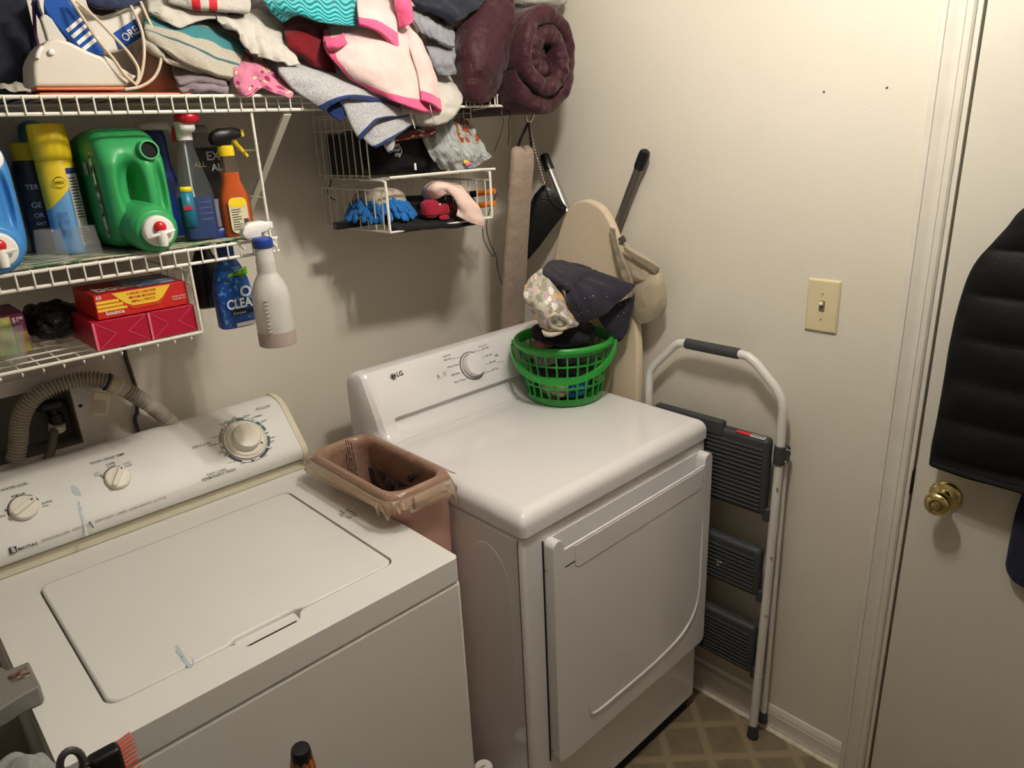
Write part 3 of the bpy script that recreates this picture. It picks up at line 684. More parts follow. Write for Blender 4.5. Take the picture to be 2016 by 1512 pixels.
# power cord beside the hose
cordm = mat('dark_cord', (58, 54, 50), .5)
pc = thing('power_cord', aty(262, 780, -.012), 'dark grey power cord dropping behind the washer console', 'cord')
MB().tube([aty(243, 660, -.006), aty(247, 700, -.006), aty(258, 735, -.008), aty(268, 770, -.010), aty(270, 810, -.012), aty(272, 850, -.012), V(-1.20, -.014, .8)], .0042, 10, smooth=6).build('cord', cordm, pc)
# ------------------------------------------------------------------ things on the middle shelf
def sring(cx, cy, z, a, b, p=3, n=32):
    o = []
    for k in range(n):
        t = 2*math.pi*k/n; c, s_ = math.cos(t), math.sin(t)
        o.append(V(cx+a*math.copysign(abs(c)**(2/p), c), cy+b*math.copysign(abs(s_)**(2/p), s_), z))
    return o
def bottle(nm, c, prof, m, par, p=3, n=32, ang=45):
    """prof rows: (z above base, half x, half y[, exponent])"""
    z = [r[0] for r in prof]; R = []
    for i in range(len(prof)): R.append(sring(c[0], c[1], c[2]+prof[i][0], prof[i][1], prof[i][2], prof[i][3] if len(prof[i]) > 3 else p, n))
    return MB().loft(R).build(nm, m, par, ang=ang)
def trigger(par, c, m_body, m_trig, m_noz, s=1.0, sx=1, tilt=0):
    """spray head: c = top of collar, pointing to +x (sx=1) or -x"""
    T = lambda x, y, z: V(c[0]+sx*x*s, c[1]+y*s, c[2]+z*s)
    prof = [(-.022, .004), (-.026, .014), (-.020, .026), (-.006, .033), (.018, .034), (.034, .030), (.036, .018), (.030, .014), (.014, .010), (.010, .0), (-.010, .0)]
    MB().loft([[T(a, y*k, b) for a, b in [((q[0]-.004)*kk+.004, (q[1]-.017)*kk+.017) for q in prof]] for y, k, kk in ((-.011, 1, .86), (-.009, 1, 1), (.009, 1, 1), (.011, 1, .86))]).build('spray_head', m_body, par, fixn=True, ang=50)
    MB().box(T(.034, -.008, .016), T(.042, .008, .030)).build('nozzle', m_noz, par, bevel=.0015, fixn=True)
    MB().tube([T(.020, 0, .014), T(.026, 0, .002), T(.036, 0, -.010), T(.045, 0, -.022)], lambda t: .0052*s*(1-.35*t), 8, smooth=4).build('trigger', m_trig, par)
WPL = mat('white_plastic', (234, 232, 226), .3); REDP = mat('red_plastic', (196, 30, 42), .25); YELP = mat('yellow_plastic', (240, 208, 40), .3); BLKP = mat('black_plastic', (20, 20, 22), .3)
DECK2 = 1.5005
def jug(cx, m, label, spout_cap):
    cy, cz, h = -.160, DECK2+.006+.106, (.0605, .122, .106)
    t = thing('detergent_jug', (cx, cy, DECK2), label, 'detergent jug')
    def fn(q):
        d = V(0, 0, 0)
        if q.y < -.2:
            k = min(1, (-q.y-.2)/.5)
            g1 = math.exp(-(((q.x+.22)/.30)**2+((q.z-.02)/.46)**2)**2)
            g2 = math.exp(-(((q.x-.62)/.13)**2+((q.z+.02)/.42)**2)**2)
            g3 = math.exp(-(((q.x+.02)/.14)**2+((q.z+.10)/.50)**2)**2)
            d += V(0, .030*k*g1+.014*k*g2+.018*k*g3, 0)
            sl = max(0, q.z-.45)*.050*k; d += V(0, sl, 0)                                        # shoulder leans back
            hb_ = math.exp(-(((q.x-.32)/.20)**2+((q.z+.0)/.55)**2)**2); d += V(0, -.006*k*hb_, 0)    # the grip between the hollows
        if q.z > .3: d += V(0, 0, -.016*max(0, q.y+.2)**2)
        return d
    b = MB().sbox((cx, cy, cz), h, 5.5, 36, fn).build('jug_body', m, t, ang=0, sub=1)
    nc = V(cx-.001, cy-.112, DECK2+.0455); nd = V(.03, -1, -.10).normalized()
    MB().lathe([(.0445, -.03), (.0440, .0), (.0435, .020), (.0425, .036), (.0405, .044), (.036, .049), (.0355, .0505), (.033, .052), (0, .052)], nc, nd, 40, cap=False).build('jug_neck', m, t, ang=60)
    cap = MB().lathe([(.0265, .050), (.0275, .054), (.0270, .063), (.0245, .066), (.021, .0672), (0, .0672)], nc, nd, 36, cap=False).build('spigot_cap', WPL, t, ang=30)
    e = nc+nd*.067; X = nd.cross(V(0, 0, 1)).normalized(); U = X.cross(nd)*-1
    if U.z < 0: U = -U
    if X.x < 0: X = -X
    MB().lathe([(.0105, -.003), (.0105, .005), (.008, .0085), (0, .0095)], e+U*.0085, nd, 20, cap=False).build('tap_button', REDP, cap, ang=60)
    MB().tube([e+nd*.008-X*.018-U*.005, e+nd*.0105-U*.002, e+nd*.0090+X*.022+U*.002], .0030, 8, smooth=4).build('tap_lever', WPL, cap)
    MB().tube([e+nd*.004+U*.001, e+nd*.008-U*.010, e+nd*.008-U*.024], lambda q: .0095-.002*q, 14).build('tap_spout', WPL, cap)
    sc = V(cx+.027, cy-.113, DECK2+.176); sd = V(.05, -1, .16).normalized()
    if spout_cap:
        MB().lathe([(.020, -.012), (.021, .010), (.020, .017), (.017, .019), (0, .0195)], sc, sd, 30, cap=False).build('spout_cap', WPL, t, ang=40)
    else:
        MB().lathe([(.0225, -.03), (.0185, -.004), (.0172, .008), (.0180, .010), (.0180, .013), (.0166, .0145), (.0145, .0145), (.0142, -.02), (0, -.022)], sc, sd, 30, cap=False).build('spout', m, t, ang=40)
        MB().lathe([(0, .0095), (.0143, .0095), (.0143, .006)], sc, sd, 24, cap=False).build('spout_shade', DARKGAP, t)  # dark disc stands in for the shade inside the open spout
    return t
GJ = mat('green_jug_plastic', (58, 164, 96), .38, var=(3, (50, 154, 86))); BJ = mat('blue_jug_plastic', (70, 140, 204), .38, var=(3, (60, 128, 194)))
gj = jug(-1.203, GJ, 'green plastic detergent jug with an open round spout', False)
bj = jug(-1.448, BJ, 'blue plastic detergent jug with a white spout cap, cut by the frame', True)
# leaflet strip and barcode on the green jug's side
gs = -1.2645
MB().add([V(gs, -.258+.0*0, 1.532), V(gs-.0012, -.247, 1.530), V(gs-.0012, -.236, 1.675), V(gs, -.246, 1.678)], [(0, 1, 2, 3)]).build('label_strip', mat('label_cream', (214, 204, 178), .6, var=(90, (60, 56, 46), .06)), gj, solid=.0004)
MB().add([V(gs-.001, -.218, 1.640), V(gs-.001, -.192, 1.640), V(gs-.001, -.192, 1.662), V(gs-.001, -.218, 1.662)], [(0, 1, 2, 3)]).build('label_strip', mat('barcode_paper', (150, 164, 150), .7, bump=(500, .2)), gj, solid=.0004)
# aerosol cans
def can_mat():
    t = NT('can_print'); b = t.b; b.inputs['Roughness'].default_value = .28
    s_ = t.sep('Object'); h = t.math('ADD', s_[2], t.math('MULTIPLY', s_[0], -.95))
    t.l(t.mix(t.math('GREATER_THAN', h, 1.612+1.305*.95), t.mix(t.noise(18, 4), (120, 178, 222), (88, 146, 200)), (238, 206, 44)), b.inputs['Base Color']); return t.m
c1 = V(-1.305, -.170, DECK2+.004)
cn = thing('aerosol_can', c1, 'yellow-capped aerosol can with a yellow and light blue print', 'aerosol can')
MB().lathe([(.0, 0), (.030, 0), (.0315, .004), (.0305, .008), (.0305, .160), (.029, .166), (0, .166)], c1, seg=40, cap=False).build('can', can_mat(), cn, ang=35)
MB().lathe([(.0298, .164), (.0312, .166), (.0312, .196), (.0300, .221), (.0285, .2255), (.0265, .226), (.0255, .220), (0, .220)], c1, seg=40, cap=False).build('cap', YELP, cn, ang=35)
def wrap(par, c, r, a0, a1, z0, z1, m, nm='label', n=12):
    R = [[V(c.x+r*math.cos(math.radians(a0+(a1-a0)*i/n)), c.y+r*math.sin(math.radians(a0+(a1-a0)*i/n)), z) for i in range(n+1)] for z in (z0, z1)]
    return MB().loft(R, closed=False).build(nm, m, par)
lw = wrap(cn, c1, .0309, -74, -22, c1.z+.012, c1.z+.150, mat('white_label', (226, 226, 222), .4))
wrap(cn, c1, .0311, -74, -22, c1.z+.140, c1.z+.150, mat('navy_label', (40, 60, 120), .4))
for k in range(22):
    if k in (5, 6, 7): continue
    wrap(cn, c1, .0311, -70, -28-(k*37 % 17), c1.z+.020+.0053*k, c1.z+.0222+.0053*k, INK, 'print_line', 5)
def side_text(s_, c, r, ang, z, wdt, m, par, **k):
    a = math.radians(ang); n = V(math.cos(a), math.sin(a), 0); X = V(-n.y, n.x, 0); p = V(c.x, c.y, z)+n*r
    return text(s_, p-X*wdt/2, p+X*wdt/2, n, m, par, **k)
side_text('PRO', c1, .0316, -100, c1.z+.124, .013, BLACKINK, cn, bold=.02)
p_ = c1+V(-.0055, -.0307, .1265); MB().tube([p_+V(math.cos(a)*.0095, -.0006+.0015*abs(math.cos(a)), math.sin(a)*.0095) for a in [i*math.pi/10 for i in range(20)]], .0005, 5, closed=True).build('emblem', BLACKINK, cn)
wrap(cn, c1, .0308, -132, -98, c1.z+.03, c1.z+.075, mat('glove_blue', (70, 112, 168), .4, var=(70, (120, 166, 214), .2)), 'picture')
c2 = V(-1.326, -.088, DECK2+.004)
c2t = thing('aerosol_can', c2, 'black printed aerosol can with a yellow cap, behind the yellow and blue can', 'aerosol can')
MB().lathe([(0, 0), (.0325, 0), (.0335, .005), (.0325, .010), (.0325, .150), (.028, .165), (.018, .170), (0, .170)], c2, seg=36, cap=False).build('can', mat('black_can', (32, 32, 38), .35, var=(24, (60, 60, 66), .2)), c2t, ang=35)
MB().lathe([(.026, .166), (.026, .194), (.023, .197), (0, .197)], c2, seg=32, cap=False).build('cap', YELP, c2t, ang=35)
CWH = mat('chalk_print', (206, 206, 204), .5)
for s_, z, wd in (('TER', .115, .022), ('GE', .082, .017), ('OR', .064, .017), ('ANT', .050, .018)): side_text(s_, c2, .0328, -112, c2.z+z, wd, CWH, c2t, bold=.02)
c3 = V(-1.297, -.027, DECK2+.004)
c3t = thing('tall_bottle', c3, 'dark bottle with a teal domed cap standing at the wall', 'bottle')
MB().lathe([(0, 0), (.024, 0), (.0255, .006), (.0255, .170), (.020, .184), (0, .184)], c3, seg=28, cap=False).build('bottle_body', BLKP, c3t)
MB().lathe([(.0252, .182), (.0255, .210), (.022, .228), (.012, .236), (0, .238)], c3, seg=28, cap=False).build('cap', mat('teal_plastic', (24, 108, 128), .35), c3t)
# measuring cups
CLR = mat('frosted_clear_plastic', (190, 190, 186), .10, alpha=.10, spec=1.0)
for i, (x, y) in enumerate(((-1.3585, -.252), (-1.3065, -.258))):
    b = MB().lathe([(.0262, .0), (.0258, .003), (.0215, .050), (.0200, .0525), (.0, .0525), (.0, .0515), (.0195, .0512), (.0248, .003), (.0252, 0)], (x, y, DECK2+.0045), seg=36, cap=False)
    tag(b.build('measuring_cup', CLR, ang=40), 'clear upturned measuring cup ' + ('next to the blue jug' if i == 0 else 'next to the green jug'), 'cup', 'measuring cups')
# matted towel laid over the shelf
def mat_towel():
    t = NT('shelf_towel'); b = t.b; b.inputs['Roughness'].default_value = 1
    f = t.noise(22, 5, stretch=(1, 3, 1)); mr = t.n('ShaderNodeMapRange'); mr.inputs[1].default_value = .46; mr.inputs[2].default_value = .56; t.l(f, mr.inputs[0])
    t.l(t.mix(mr.outputs[0], (198, 190, 164), (70, 116, 84)), b.inputs['Base Color']); t.bump(t.noise(500, 3), .7, .004); return t.m
g_ = []
for i in range(13):
    r_ = []
    for j in range(46):
        x = -1.50+.485*j/45; y = -.052-.246*i/12 - (.006*fnoise((x, 0, 0), 60) if i == 12 else 0)
        r_.append(V(x, y, DECK2+.0016+.0010*fnoise((x, y, 0), 45)))
    g_.append(r_)
b = MB(); b.grid(g_); tag(b.build('shelf_towel', mat_towel(), solid=.0022, ang=0), 'fuzzy cream and green towel spread under the jugs', 'towel')
# window cleaner
def clear_bottle(name, c, label, prof, level, liquid, p=3, tint=(216, 224, 226), alpha=.16):
    t = thing(name, c, label, 'spray bottle')
    bottle('bottle_shell', c, prof, mat('clear_shell_%d' % tint[0], tuple(int(c*.62) for c in tint), .05, alpha=alpha, spec=1.0), t, p)
    ins_ = [(max(r[0], .002), r[1]-.0022, r[2]-.0022) for r in prof if r[0] < level]
    if ins_:
        l = ins_[-1]; ins_.append((level, l[1]-.0003, l[2]-.0003)); bottle('liquid', c, ins_, liquid, t, p)
    return t
wp = [(0, .031, .019), (.004, .0345, .022), (.050, .035, .0225), (.085, .0345, .022), (.105, .030, .020), (.130, .023, .017), (.155, .0175, .015), (.175, .014, .0135, 2), (.190, .0135, .0135, 2), (.192, .0125, .0125, 2)]
cw = V(-1.090, -.235, DECK2+.004)
wx = clear_bottle('window_cleaner', cw, 'clear spray bottle half full of blue cleaner with a red-tipped white head', wp, .083, mat('blue_liquid', (2, 46, 112), .10))
MB().lathe([(.0145, 0), (.0145, .018), (.012, .021), (0, .021)], cw+V(0, 0, .188), seg=24, cap=False).build('collar', WPL, wx)
hd = cw+V(.002, 0, .206)
MB().sbox(hd+V(.000, -.004, .008), (.016, .020, .013), 4, 8).build('spray_head', WPL, wx, sub=1)
MB().sbox(hd+V(.004, -.010, .022), (.021, .026, .013), 2.6, 8).build('head_cover', REDP, wx, sub=1)
MB().tube([hd+V(-.012, .008, .008), hd+V(-.016, .01, -.004), hd+V(-.016, .012, -.020)], .005, 8, smooth=3).build('trigger', REDP, wx)
MB().tube([cw+V(-.002, 0, .19), cw+V(-.004, 0, .1), cw+V(.004, 0, .02)], .0022, 8).build('dip_tube', mat('dip_tube_grey', (206, 212, 214), .3), wx)
MB().add([cw+V(-.0355, -.0205, .028), cw+V(-.013, -.0236, .028), cw+V(-.013, -.0236, .104), cw+V(-.0345, -.0205, .104)], [(0, 1, 2, 3)]).build('label', mat('teal_label', (30, 118, 148), .35), wx, solid=.0003)
MB().add([cw+V(-.0345, -.0214, .094), cw+V(-.0135, -.0242, .094), cw+V(-.0135, -.0242, .104), cw+V(-.0345, -.0212, .104)], [(0, 1, 2, 3)]).build('label_band', YELP, wx, solid=.0003)
ln = V(-.12, -1, 0).normalized()
text('dex', cw+V(-.0345, -.0222, .061), cw+V(-.0165, -.0246, .061), ln, mat('label_red', (206, 40, 52), .4), wx, h=.011, bold=.03, lift=.0012)
for k in range(4): MB().tube([cw+V(-.004, -.0228, .040+.011*k), cw+V(.010, -.0231, .040+.011*k), cw+V(.020, -.0222, .040+.011*k)], .0011, 6, smooth=3).build('shell_rib', CLR, wx)
# orange polish
op = [(0, .029, .020), (.004, .032, .022), (.060, .0325, .0225), (.080, .0305, .021), (.098, .024, .018), (.110, .0195, .016), (.130, .0185, .0155), (.150, .016, .015, 2), (.160, .0145, .0145, 2)]
co = V(-1.0195, -.248, DECK2+.002)
orb = clear_bottle('wood_polish', co, 'spray bottle of orange polish with a black and yellow trigger head', op, .126, mat('orange_liquid', (196, 78, 2), .10), tint=(226, 190, 150), alpha=.14)
MB().lathe([(.0155, 0), (.0162, .003), (.0155, .018), (.013, .020), (0, .020)], co+V(0, 0, .157), seg=24, cap=False).build('collar', YELP, orb)
trigger(orb, co+V(-.002, 0, .176), BLKP, YELP, YELP, 1.0)
MB().prism(rrect(-.019, .019, .008, .078, .012), lambda a, b, h: co+V(a-.004, -.0222-h, b), 0, .0012).build('label', mat('pale_label', (214, 204, 176), .45), orb, fixn=True)
MB().prism(rrect(-.018, .018, .060, .077, .008), lambda a, b, h: co+V(a-.004, -.0222-h, b), .0012, .0017).build('label_band', YELP, orb, fixn=True)
for k in range(9): MB().box(co+V(-.019, -.0242, .016+.0048*k), co+V(.000 if k % 3 else -.005, -.0234, .0175+.0048*k)).build('print_line', INK, orb)
for k in range(8): MB().box(co+V(.004+.0013*k, -.0242, .022), co+V(.0046+.0013*k, -.0234, .036)).build('barcode', BLACKINK, orb)
# blue spray bottle behind the green jug
cb = V(-1.098, -.085, DECK2+.001)
NAVYP = mat('navy_plastic', (22, 52, 128), .3)
bs = thing('blue_spray_bottle', cb, 'dark blue spray bottle with a white trigger, behind the green jug', 'spray bottle')
bottle('bottle_body', cb, [(0, .034, .022), (.004, .036, .024), (.09, .036, .024), (.12, .030, .02), (.150, .024, .018), (.20, .0235, .018), (.212, .021, .016)], NAVYP, bs)
MB().sbox(cb+V(.004, 0, .222), (.034, .013, .010), 3, 8).build('spray_head', WPL, bs, sub=1)
MB().tube([cb+V(.030, 0, .220), cb+V(.042, -.002, .205), cb+V(.058, -.004, .180)], lambda t: .0065*(1-.55*t), 8, smooth=4).build('trigger', WPL, bs)
# grey bottle with a black label at the wall
ce = V(-1.004, -.085, DECK2+.001)
gb = thing('grey_bottle', ce, 'grey spray bottle with a black lettered label behind the window cleaner', 'spray bottle')
bottle('bottle_body', ce, [(0, .036, .024), (.004, .039, .026), (.15, .038, .026), (.190, .030, .02), (.205, .018, .016)], mat('grey_plastic', (150, 152, 152), .35), gb)
MB().box(ce+V(-.034, -.0285, .070), ce+V(.034, -.0255, .175)).build('label', BLKP, gb, bevel=.002)
text('EX', ce+V(-.002, -.0286, .150), ce+V(.028, -.0286, .150), (0, -1, 0), CWH, gb, bold=.02); text('AL', ce+V(.004, -.0286, .128), ce+V(.028, -.0286, .128), (0, -1, 0), CWH, gb, bold=.02); text('ALL', ce+V(-.032, -.0286, .137), ce+V(-.006, -.0286, .137), (0, -1, 0), mat('gold_ink', (196, 170, 90), .5), gb)
MB().sbox(ce+V(.0, -.004, .212), (.020, .014, .010), 3, 6).build('spray_head', mat('grey_plastic', (150, 152, 152)), gb, sub=1)
# bottles hanging under the shelf
ch = V(-1.052, -.240, 1.318)
ox = thing('stain_remover', ch, 'blue spray bottle of stain remover hanging under the middle shelf', 'spray bottle')
def oxm():
    t = NT('blue_burst_print'); b = t.b; b.inputs['Roughness'].default_value = .3
    f = t.noise(90, 3); mr = t.n('ShaderNodeMapRange'); mr.inputs[1].default_value = .56; mr.inputs[2].default_value = .66; t.l(f, mr.inputs[0])
    t.l(t.mix(mr.outputs[0], (22, 78, 160), (92, 158, 214)), b.inputs['Base Color']); return t.m
bottle('bottle_body', ch, [(0, .036, .020), (.004, .039, .0225), (.075, .039, .0225), (.100, .034, .021), (.125, .025, .018), (.142, .017, .015, 2.2), (.152, .015, .015, 2)], oxm(), ox)
MB().lathe([(.0165, 0), (.0165, .022), (.012, .026), (0, .026)], ch+V(0, 0, .150), seg=24, cap=False).build('collar', NAVYP, ox)
oy = ch.y-.0235
text('O', V(ch.x+.006, oy, ch.z+.064), V(ch.x+.030, oy, ch.z+.064), (0, -1, 0), WPL, ox, h=.022, bold=.03, lift=.0012); text('CLEAN', V(ch.x-.026, oy, ch.z+.042), V(ch.x+.044, oy, ch.z+.042), (0, -1, 0), WPL, ox, h=.020, bold=.03, lift=.0012)
MB().prism(rrect(-.020, .034, .028, .037, .003), lambda a, b, h: V(ch.x+a, oy-h, ch.z+b), 0, .0009).build('label_band', BLACKINK, ox, fixn=True)
text('Carpet', V(ch.x-.016, oy-.001, ch.z+.0300), V(ch.x+.012, oy-.001, ch.z+.0300), (0, -1, 0), WPL, ox, h=.005)
MB().prism([(-.022, .094), (.030, .108), (.030, .124), (-.010, .112)], lambda a, b, h: V(ch.x+a, oy+.0045-h, ch.z+b), 0, .0009).build('label_band', mat('lime_label', (120, 190, 40), .4), ox, fixn=True)
text('PET ST', V(ch.x+.000, oy+.003, ch.z+.110), V(ch.x+.026, oy+.003, ch.z+.114), (0, -1, 0), BLACKINK, ox, h=.005, bold=.02); text('FOREV', V(ch.x+.002, oy+.003, ch.z+.103), V(ch.x+.026, oy+.003, ch.z+.1075), (0, -1, 0), BLACKINK, ox, h=.005, bold=.02)
MB().box(V(ch.x-.012, oy-.001, ch.z+.003), V(ch.x+.034, oy+.001, ch.z+.011)).build('label_band', WPL, ox)
trigger(ox, ch+V(0, 0, .176), NAVYP, WPL, WPL, .9)
ck = V(-1.055, -.125, 1.345)
bk = thing('black_bottle', ck, 'black bottle hanging behind the blue stain remover', 'spray bottle')
bottle('bottle_body', ck, [(0, .030, .02), (.004, .034, .024), (.07, .034, .024), (.095, .028, .02), (.120, .017, .016, 2), (.150, .013, .013, 2)], mat('black_plastic', (20, 20, 22)), bk)
# translucent white spray bottle on the lip rail
cy_ = V(-1.021, -.352, 1.290)
tb = thing('translucent_spray_bottle', cy_, 'milky translucent spray bottle with pink dregs hanging on the shelf edge', 'spray bottle')
tp = [(0, .034, .034, 2), (.003, .037, .037, 2), (.006, .0372, .0372, 2), (.098, .0372, .0372, 2), (.106, .0365, .0365, 2), (.128, .030, .030, 2), (.145, .020, .020, 2), (.150, .0185, .0185, 2), (.153, .0195, .0195, 2), (.156, .0185, .0185, 2), (.159, .0195, .0195, 2), (.162, .0182, .0182, 2), (.165, .019, .019, 2), (.168, .0182, .0182, 2), (.171, .019, .019, 2), (.174, .0178, .0178, 2), (.206, .0165, .0165, 2)]
bottle('bottle_shell', cy_, tp, mat('milky_plastic', (214, 212, 206), .35, alpha=.80), tb)
bottle('liquid', cy_, [(.003, .0355, .0355, 2), (.028, .0355, .0355, 2)], mat('pink_dregs', (190, 160, 150), .2), tb)
bottle('liquid_line', cy_, [(.0015, .0374, .0374, 2), (.030, .0375, .0375, 2)], mat('pink_through_plastic', (196, 172, 164), .35, alpha=.5), tb)
for k in range(9): MB().box(cy_+V(-.029, -.0255, .035+.008*k), cy_+V(-.022, -.0310, .0356+.008*k)).build('gauge_mark', mat('faint_line', (196, 194, 190)), tb)
MB().lathe([(.0185, 0), (.0195, .002), (.0195, .016), (.016, .020), (0, .020)], cy_+V(0, 0, .197), seg=24, cap=False).build('collar', mat('blue_collar', (40, 66, 150), .4), tb)
trigger(tb, cy_+V(-.004, .026, .214), WPL, WPL, WPL, .95)

# ------------------------------------------------------------------ things on the lowest shelf
D3 = Z3+.0032
CRIM = mat('crimson_card', (182, 24, 58), .4, var=(8, (168, 20, 50)))
PINKC = mat('pink_card_edge', (232, 110, 140), .5)
for nm, x0, x1, lab in (('red_box', -1.337, -1.244, 'crimson cardboard box under the dryer-sheet box, left of its twin'), ('red_box', -1.2425, -1.1565, 'crimson cardboard box under the dryer-sheet box, at the shelf end')):
    t = thing(nm, ((x0+x1)/2, -.18, D3), lab, 'box')
    MB().box((x0, -.302, D3), (x1, -.062, D3+.051)).build('carton', CRIM, t, bevel=.001)
    MB().box((x0-.0004, -.3035, D3), (x0+.0035, -.3015, D3+.051)).build('edge_strip', PINKC, t)
    cx_ = (x0+x1)/2; zc = D3+.0255
    for sx in (x0+.006, x1-.004):
        for z in (D3+.048, D3+.003): MB().tube([V(sx, -.3026, z), V(cx_+(sx-cx_)*.25, -.3026, zc)], .0004, 4).build('flap_crease', PINKC, t)
    if x0 < -1.3:
        text('SHEETS', V(x0, -.200, D3+.022), V(x0, -.245, D3+.022), (-1, 0, 0), mat('label_cream', (214, 204, 178)), t, h=.006)
        text('fabric softener', V(x0, -.10, D3+.010), V(x0, -.17, D3+.010), (-1, 0, 0), mat('label_cream', (214, 204, 178)), t, h=.005)
bc = thing('dryer_sheet_box', (-1.24, -.22, D3+.052), 'red and yellow dryer-sheet box lettered bounce', 'box')
bx0, bx1, by0, by1, bz0, bz1 = -1.322, -1.160, -.292, -.150, D3+.0525, D3+.0965
REDC = mat('red_card', (206, 44, 40), .4)
MB().box((bx0, by0, bz0), (bx1, by1, bz1)).build('carton', REDC, bc, bevel=.001)
YC = mat('yellow_card', (246, 206, 60), .45)
for k, (a, b) in enumerate(((.14, .26), (.30, .42), (.46, .58))):
    MB().box((bx0+.002, by0-.0006, bz0+.044*(a+.16)), (bx0+.052-.006*k, by0+.001, bz0+.044*(b+.16))).build('print_band', YC, bc)
MB().prism([(.030, .043), (.050, .022), (.062, .0155), (.105, .0155), (.116, .022), (.133, .0425)], lambda a, b, h: V(bx0+a, by0-h, bz0+b), -.001, .0008).build('print_band', YC, bc, fixn=True)
MB().prism([(.050, .020), (.062, .0140), (.105, .0140), (.116, .020), (.120, .0215), (.108, .0095), (.060, .0095), (.046, .0215)], lambda a, b, h: V(bx0+a, by0-h, bz0+b), -.001, .0012).build('torn_flap', mat('orange_red_card', (214, 66, 40), .5), bc, fixn=True)
for k, s_ in enumerate(('LARGE | GROSSE', 'MEDIUM | MOYENNE', 'SMALL | PETITE')):
    text(s_, V(bx0+.056+.002*k, by0-.001, bz0+.0365-.0075*k), V(bx0+.106-.002*k, by0-.001, bz0+.0365-.0075*k), (0, -1, 0), mat('label_red', (206, 40, 52)), bc, h=.0042, bold=.01)
text('bounce', V(bx0+.014, by0-.0006, bz0+.006), V(bx0+.045, by0-.0006, bz0+.006), (0, -1, 0), WPL, bc, bold=.03, name='brand_lettering')
text('60', V(bx0+.003, by0-.0006, bz0+.036), V(bx0+.012, by0-.0006, bz0+.036), (0, -1, 0), WPL, bc, bold=.02)
text('bounce', V(bx0+.014, by0+.03, bz1), V(bx0+.125, by0+.03, bz1), (0, 0, 1), WPL, bc, h=.05, bold=.04, name='brand_lettering')
text('MADE IN', V(bx1-.030, by0-.0006, bz0+.012), V(bx1-.004, by0-.0006, bz0+.012), (0, -1, 0), WPL, bc, h=.003); text('DRYER SHEETS', V(bx1-.030, by0-.0006, bz0+.017), V(bx1-.004, by0-.0006, bz0+.017), (0, -1, 0), WPL, bc, h=.003)
MB().prism([(.085, .02), (.150, .02), (.158, .12), (.060, .12)], lambda a, b, h: V(bx0+a, by0+b, bz1+h), .0002, .0008).build('printed_picture', mat('blue_print', (70, 120, 168), .4, var=(70, (190, 206, 216), .1)), bc, fixn=True)
pb = thing('snack_box', (-1.445, -.15, D3), 'small green and magenta price-marked box behind the clear cups', 'box')
MB().box((-1.500, -.200, D3), (-1.418, -.085, D3+.074)).build('carton', mat('magenta_card', (130, 36, 92), .45), pb, bevel=.001)
MB().box((-1.495, -.2012, D3+.002), (-1.4395, -.199, D3+.070)).build('print_panel', mat('green_print', (132, 170, 60), .45, var=(50, (214, 206, 120), .15)), pb)
MB().box((-1.438, -.2012, D3+.002), (-1.419, -.199, D3+.040)).build('print_panel', mat('food_print', (196, 120, 70), .45, var=(90, (120, 170, 60), .1)), pb)
text('$1', V(-1.437, -.2002, D3+.058), V(-1.4285, -.2002, D3+.058), (0, -1, 0), WPL, pb, h=.009, bold=.02); text('98', V(-1.4275, -.2002, D3+.062), V(-1.4205, -.2002, D3+.062), (0, -1, 0), WPL, pb, h=.005, bold=.02)
for i, dz in enumerate((0, .0085)):
    b = MB().lathe([(.0, .001), (.0235, .001), (.0245, .004), (.0300, .056), (.0318, .0575), (.0318, .059), (.0295, .059), (.0238, .005), (.0, .003)], (-1.462, -.262, D3+dz), seg=40, cap=False)
    tag(b.build('clear_cup', CLR, ang=40), 'clear ribbed plastic cup on the lowest shelf, ' + ('the outer of the nested pair' if i == 0 else 'the inner of the nested pair'), 'cup', 'nested cups')
lump('black_bundle', (-1.362, -.120, D3+.036), (.046, .055, .034), mat('black_shiny_bag', (14, 14, 16), .35, bump=(120, .6, .01), var=(40, (40, 36, 38), .1)), 2.4, 18, .016, 34, 2)
tag(bpy.data.objects['black_bundle'], 'crumpled shiny black plastic bundle beside the red boxes', 'bag')
b = sheet('clear_bag', [[V(-1.40, -.065, D3+.012), V(-1.36, -.07, D3+.010), V(-1.342, -.075, D3+.012)], [V(-1.405, -.15, D3+.006), V(-1.37, -.155, D3+.004), V(-1.342, -.16, D3+.010)], [V(-1.395, -.215, D3+.004), V(-1.365, -.225, D3+.002), V(-1.342, -.22, D3+.005)]], mat('clear_film', (212, 206, 190), .12, alpha=.35, spec=.9), 6, .0005, .006, 50, 4, sub=1)
tag(b, 'flat clear plastic bag lying beside the red boxes', 'plastic bag')
# ------------------------------------------------------------------ the top shelf: appliances
D1 = 1.7705
def terry(name, base, bands=(), scale=700, strength=.6, other=None, edge=None, pat=None):
    """towelling: bands = (axis 0 u / 1 v, lo, hi, colour) printed on the cloth"""
    t = NT(name); b = t.b; b.inputs['Roughness'].default_value = 1; b.inputs['Sheen Weight'].default_value = .25; b.inputs['Specular IOR Level'].default_value = .15
    o = other or tuple(int(c*.86) for c in base)
    f = t.noise(520, 3); mr = t.n('ShaderNodeMapRange'); mr.inputs[1].default_value = .32; mr.inputs[2].default_value = .68; t.l(f, mr.inputs[0])
    c = t.mix(mr.outputs[0], base, o); uv = t.sep('UV')
    if pat: c = pat(t, c, uv)
    for ax, lo, hi, col in bands: c = t.mix(t.band(uv[ax], lo, hi), c, col)
    t.l(c, b.inputs['Base Color']); h = t.math('ADD', t.math('MULTIPLY', t.noise(scale, 3), .003*strength), t.math('MULTIPLY', t.noise(30, 4), .005)); t.bump(h, 1, 1); return t.m
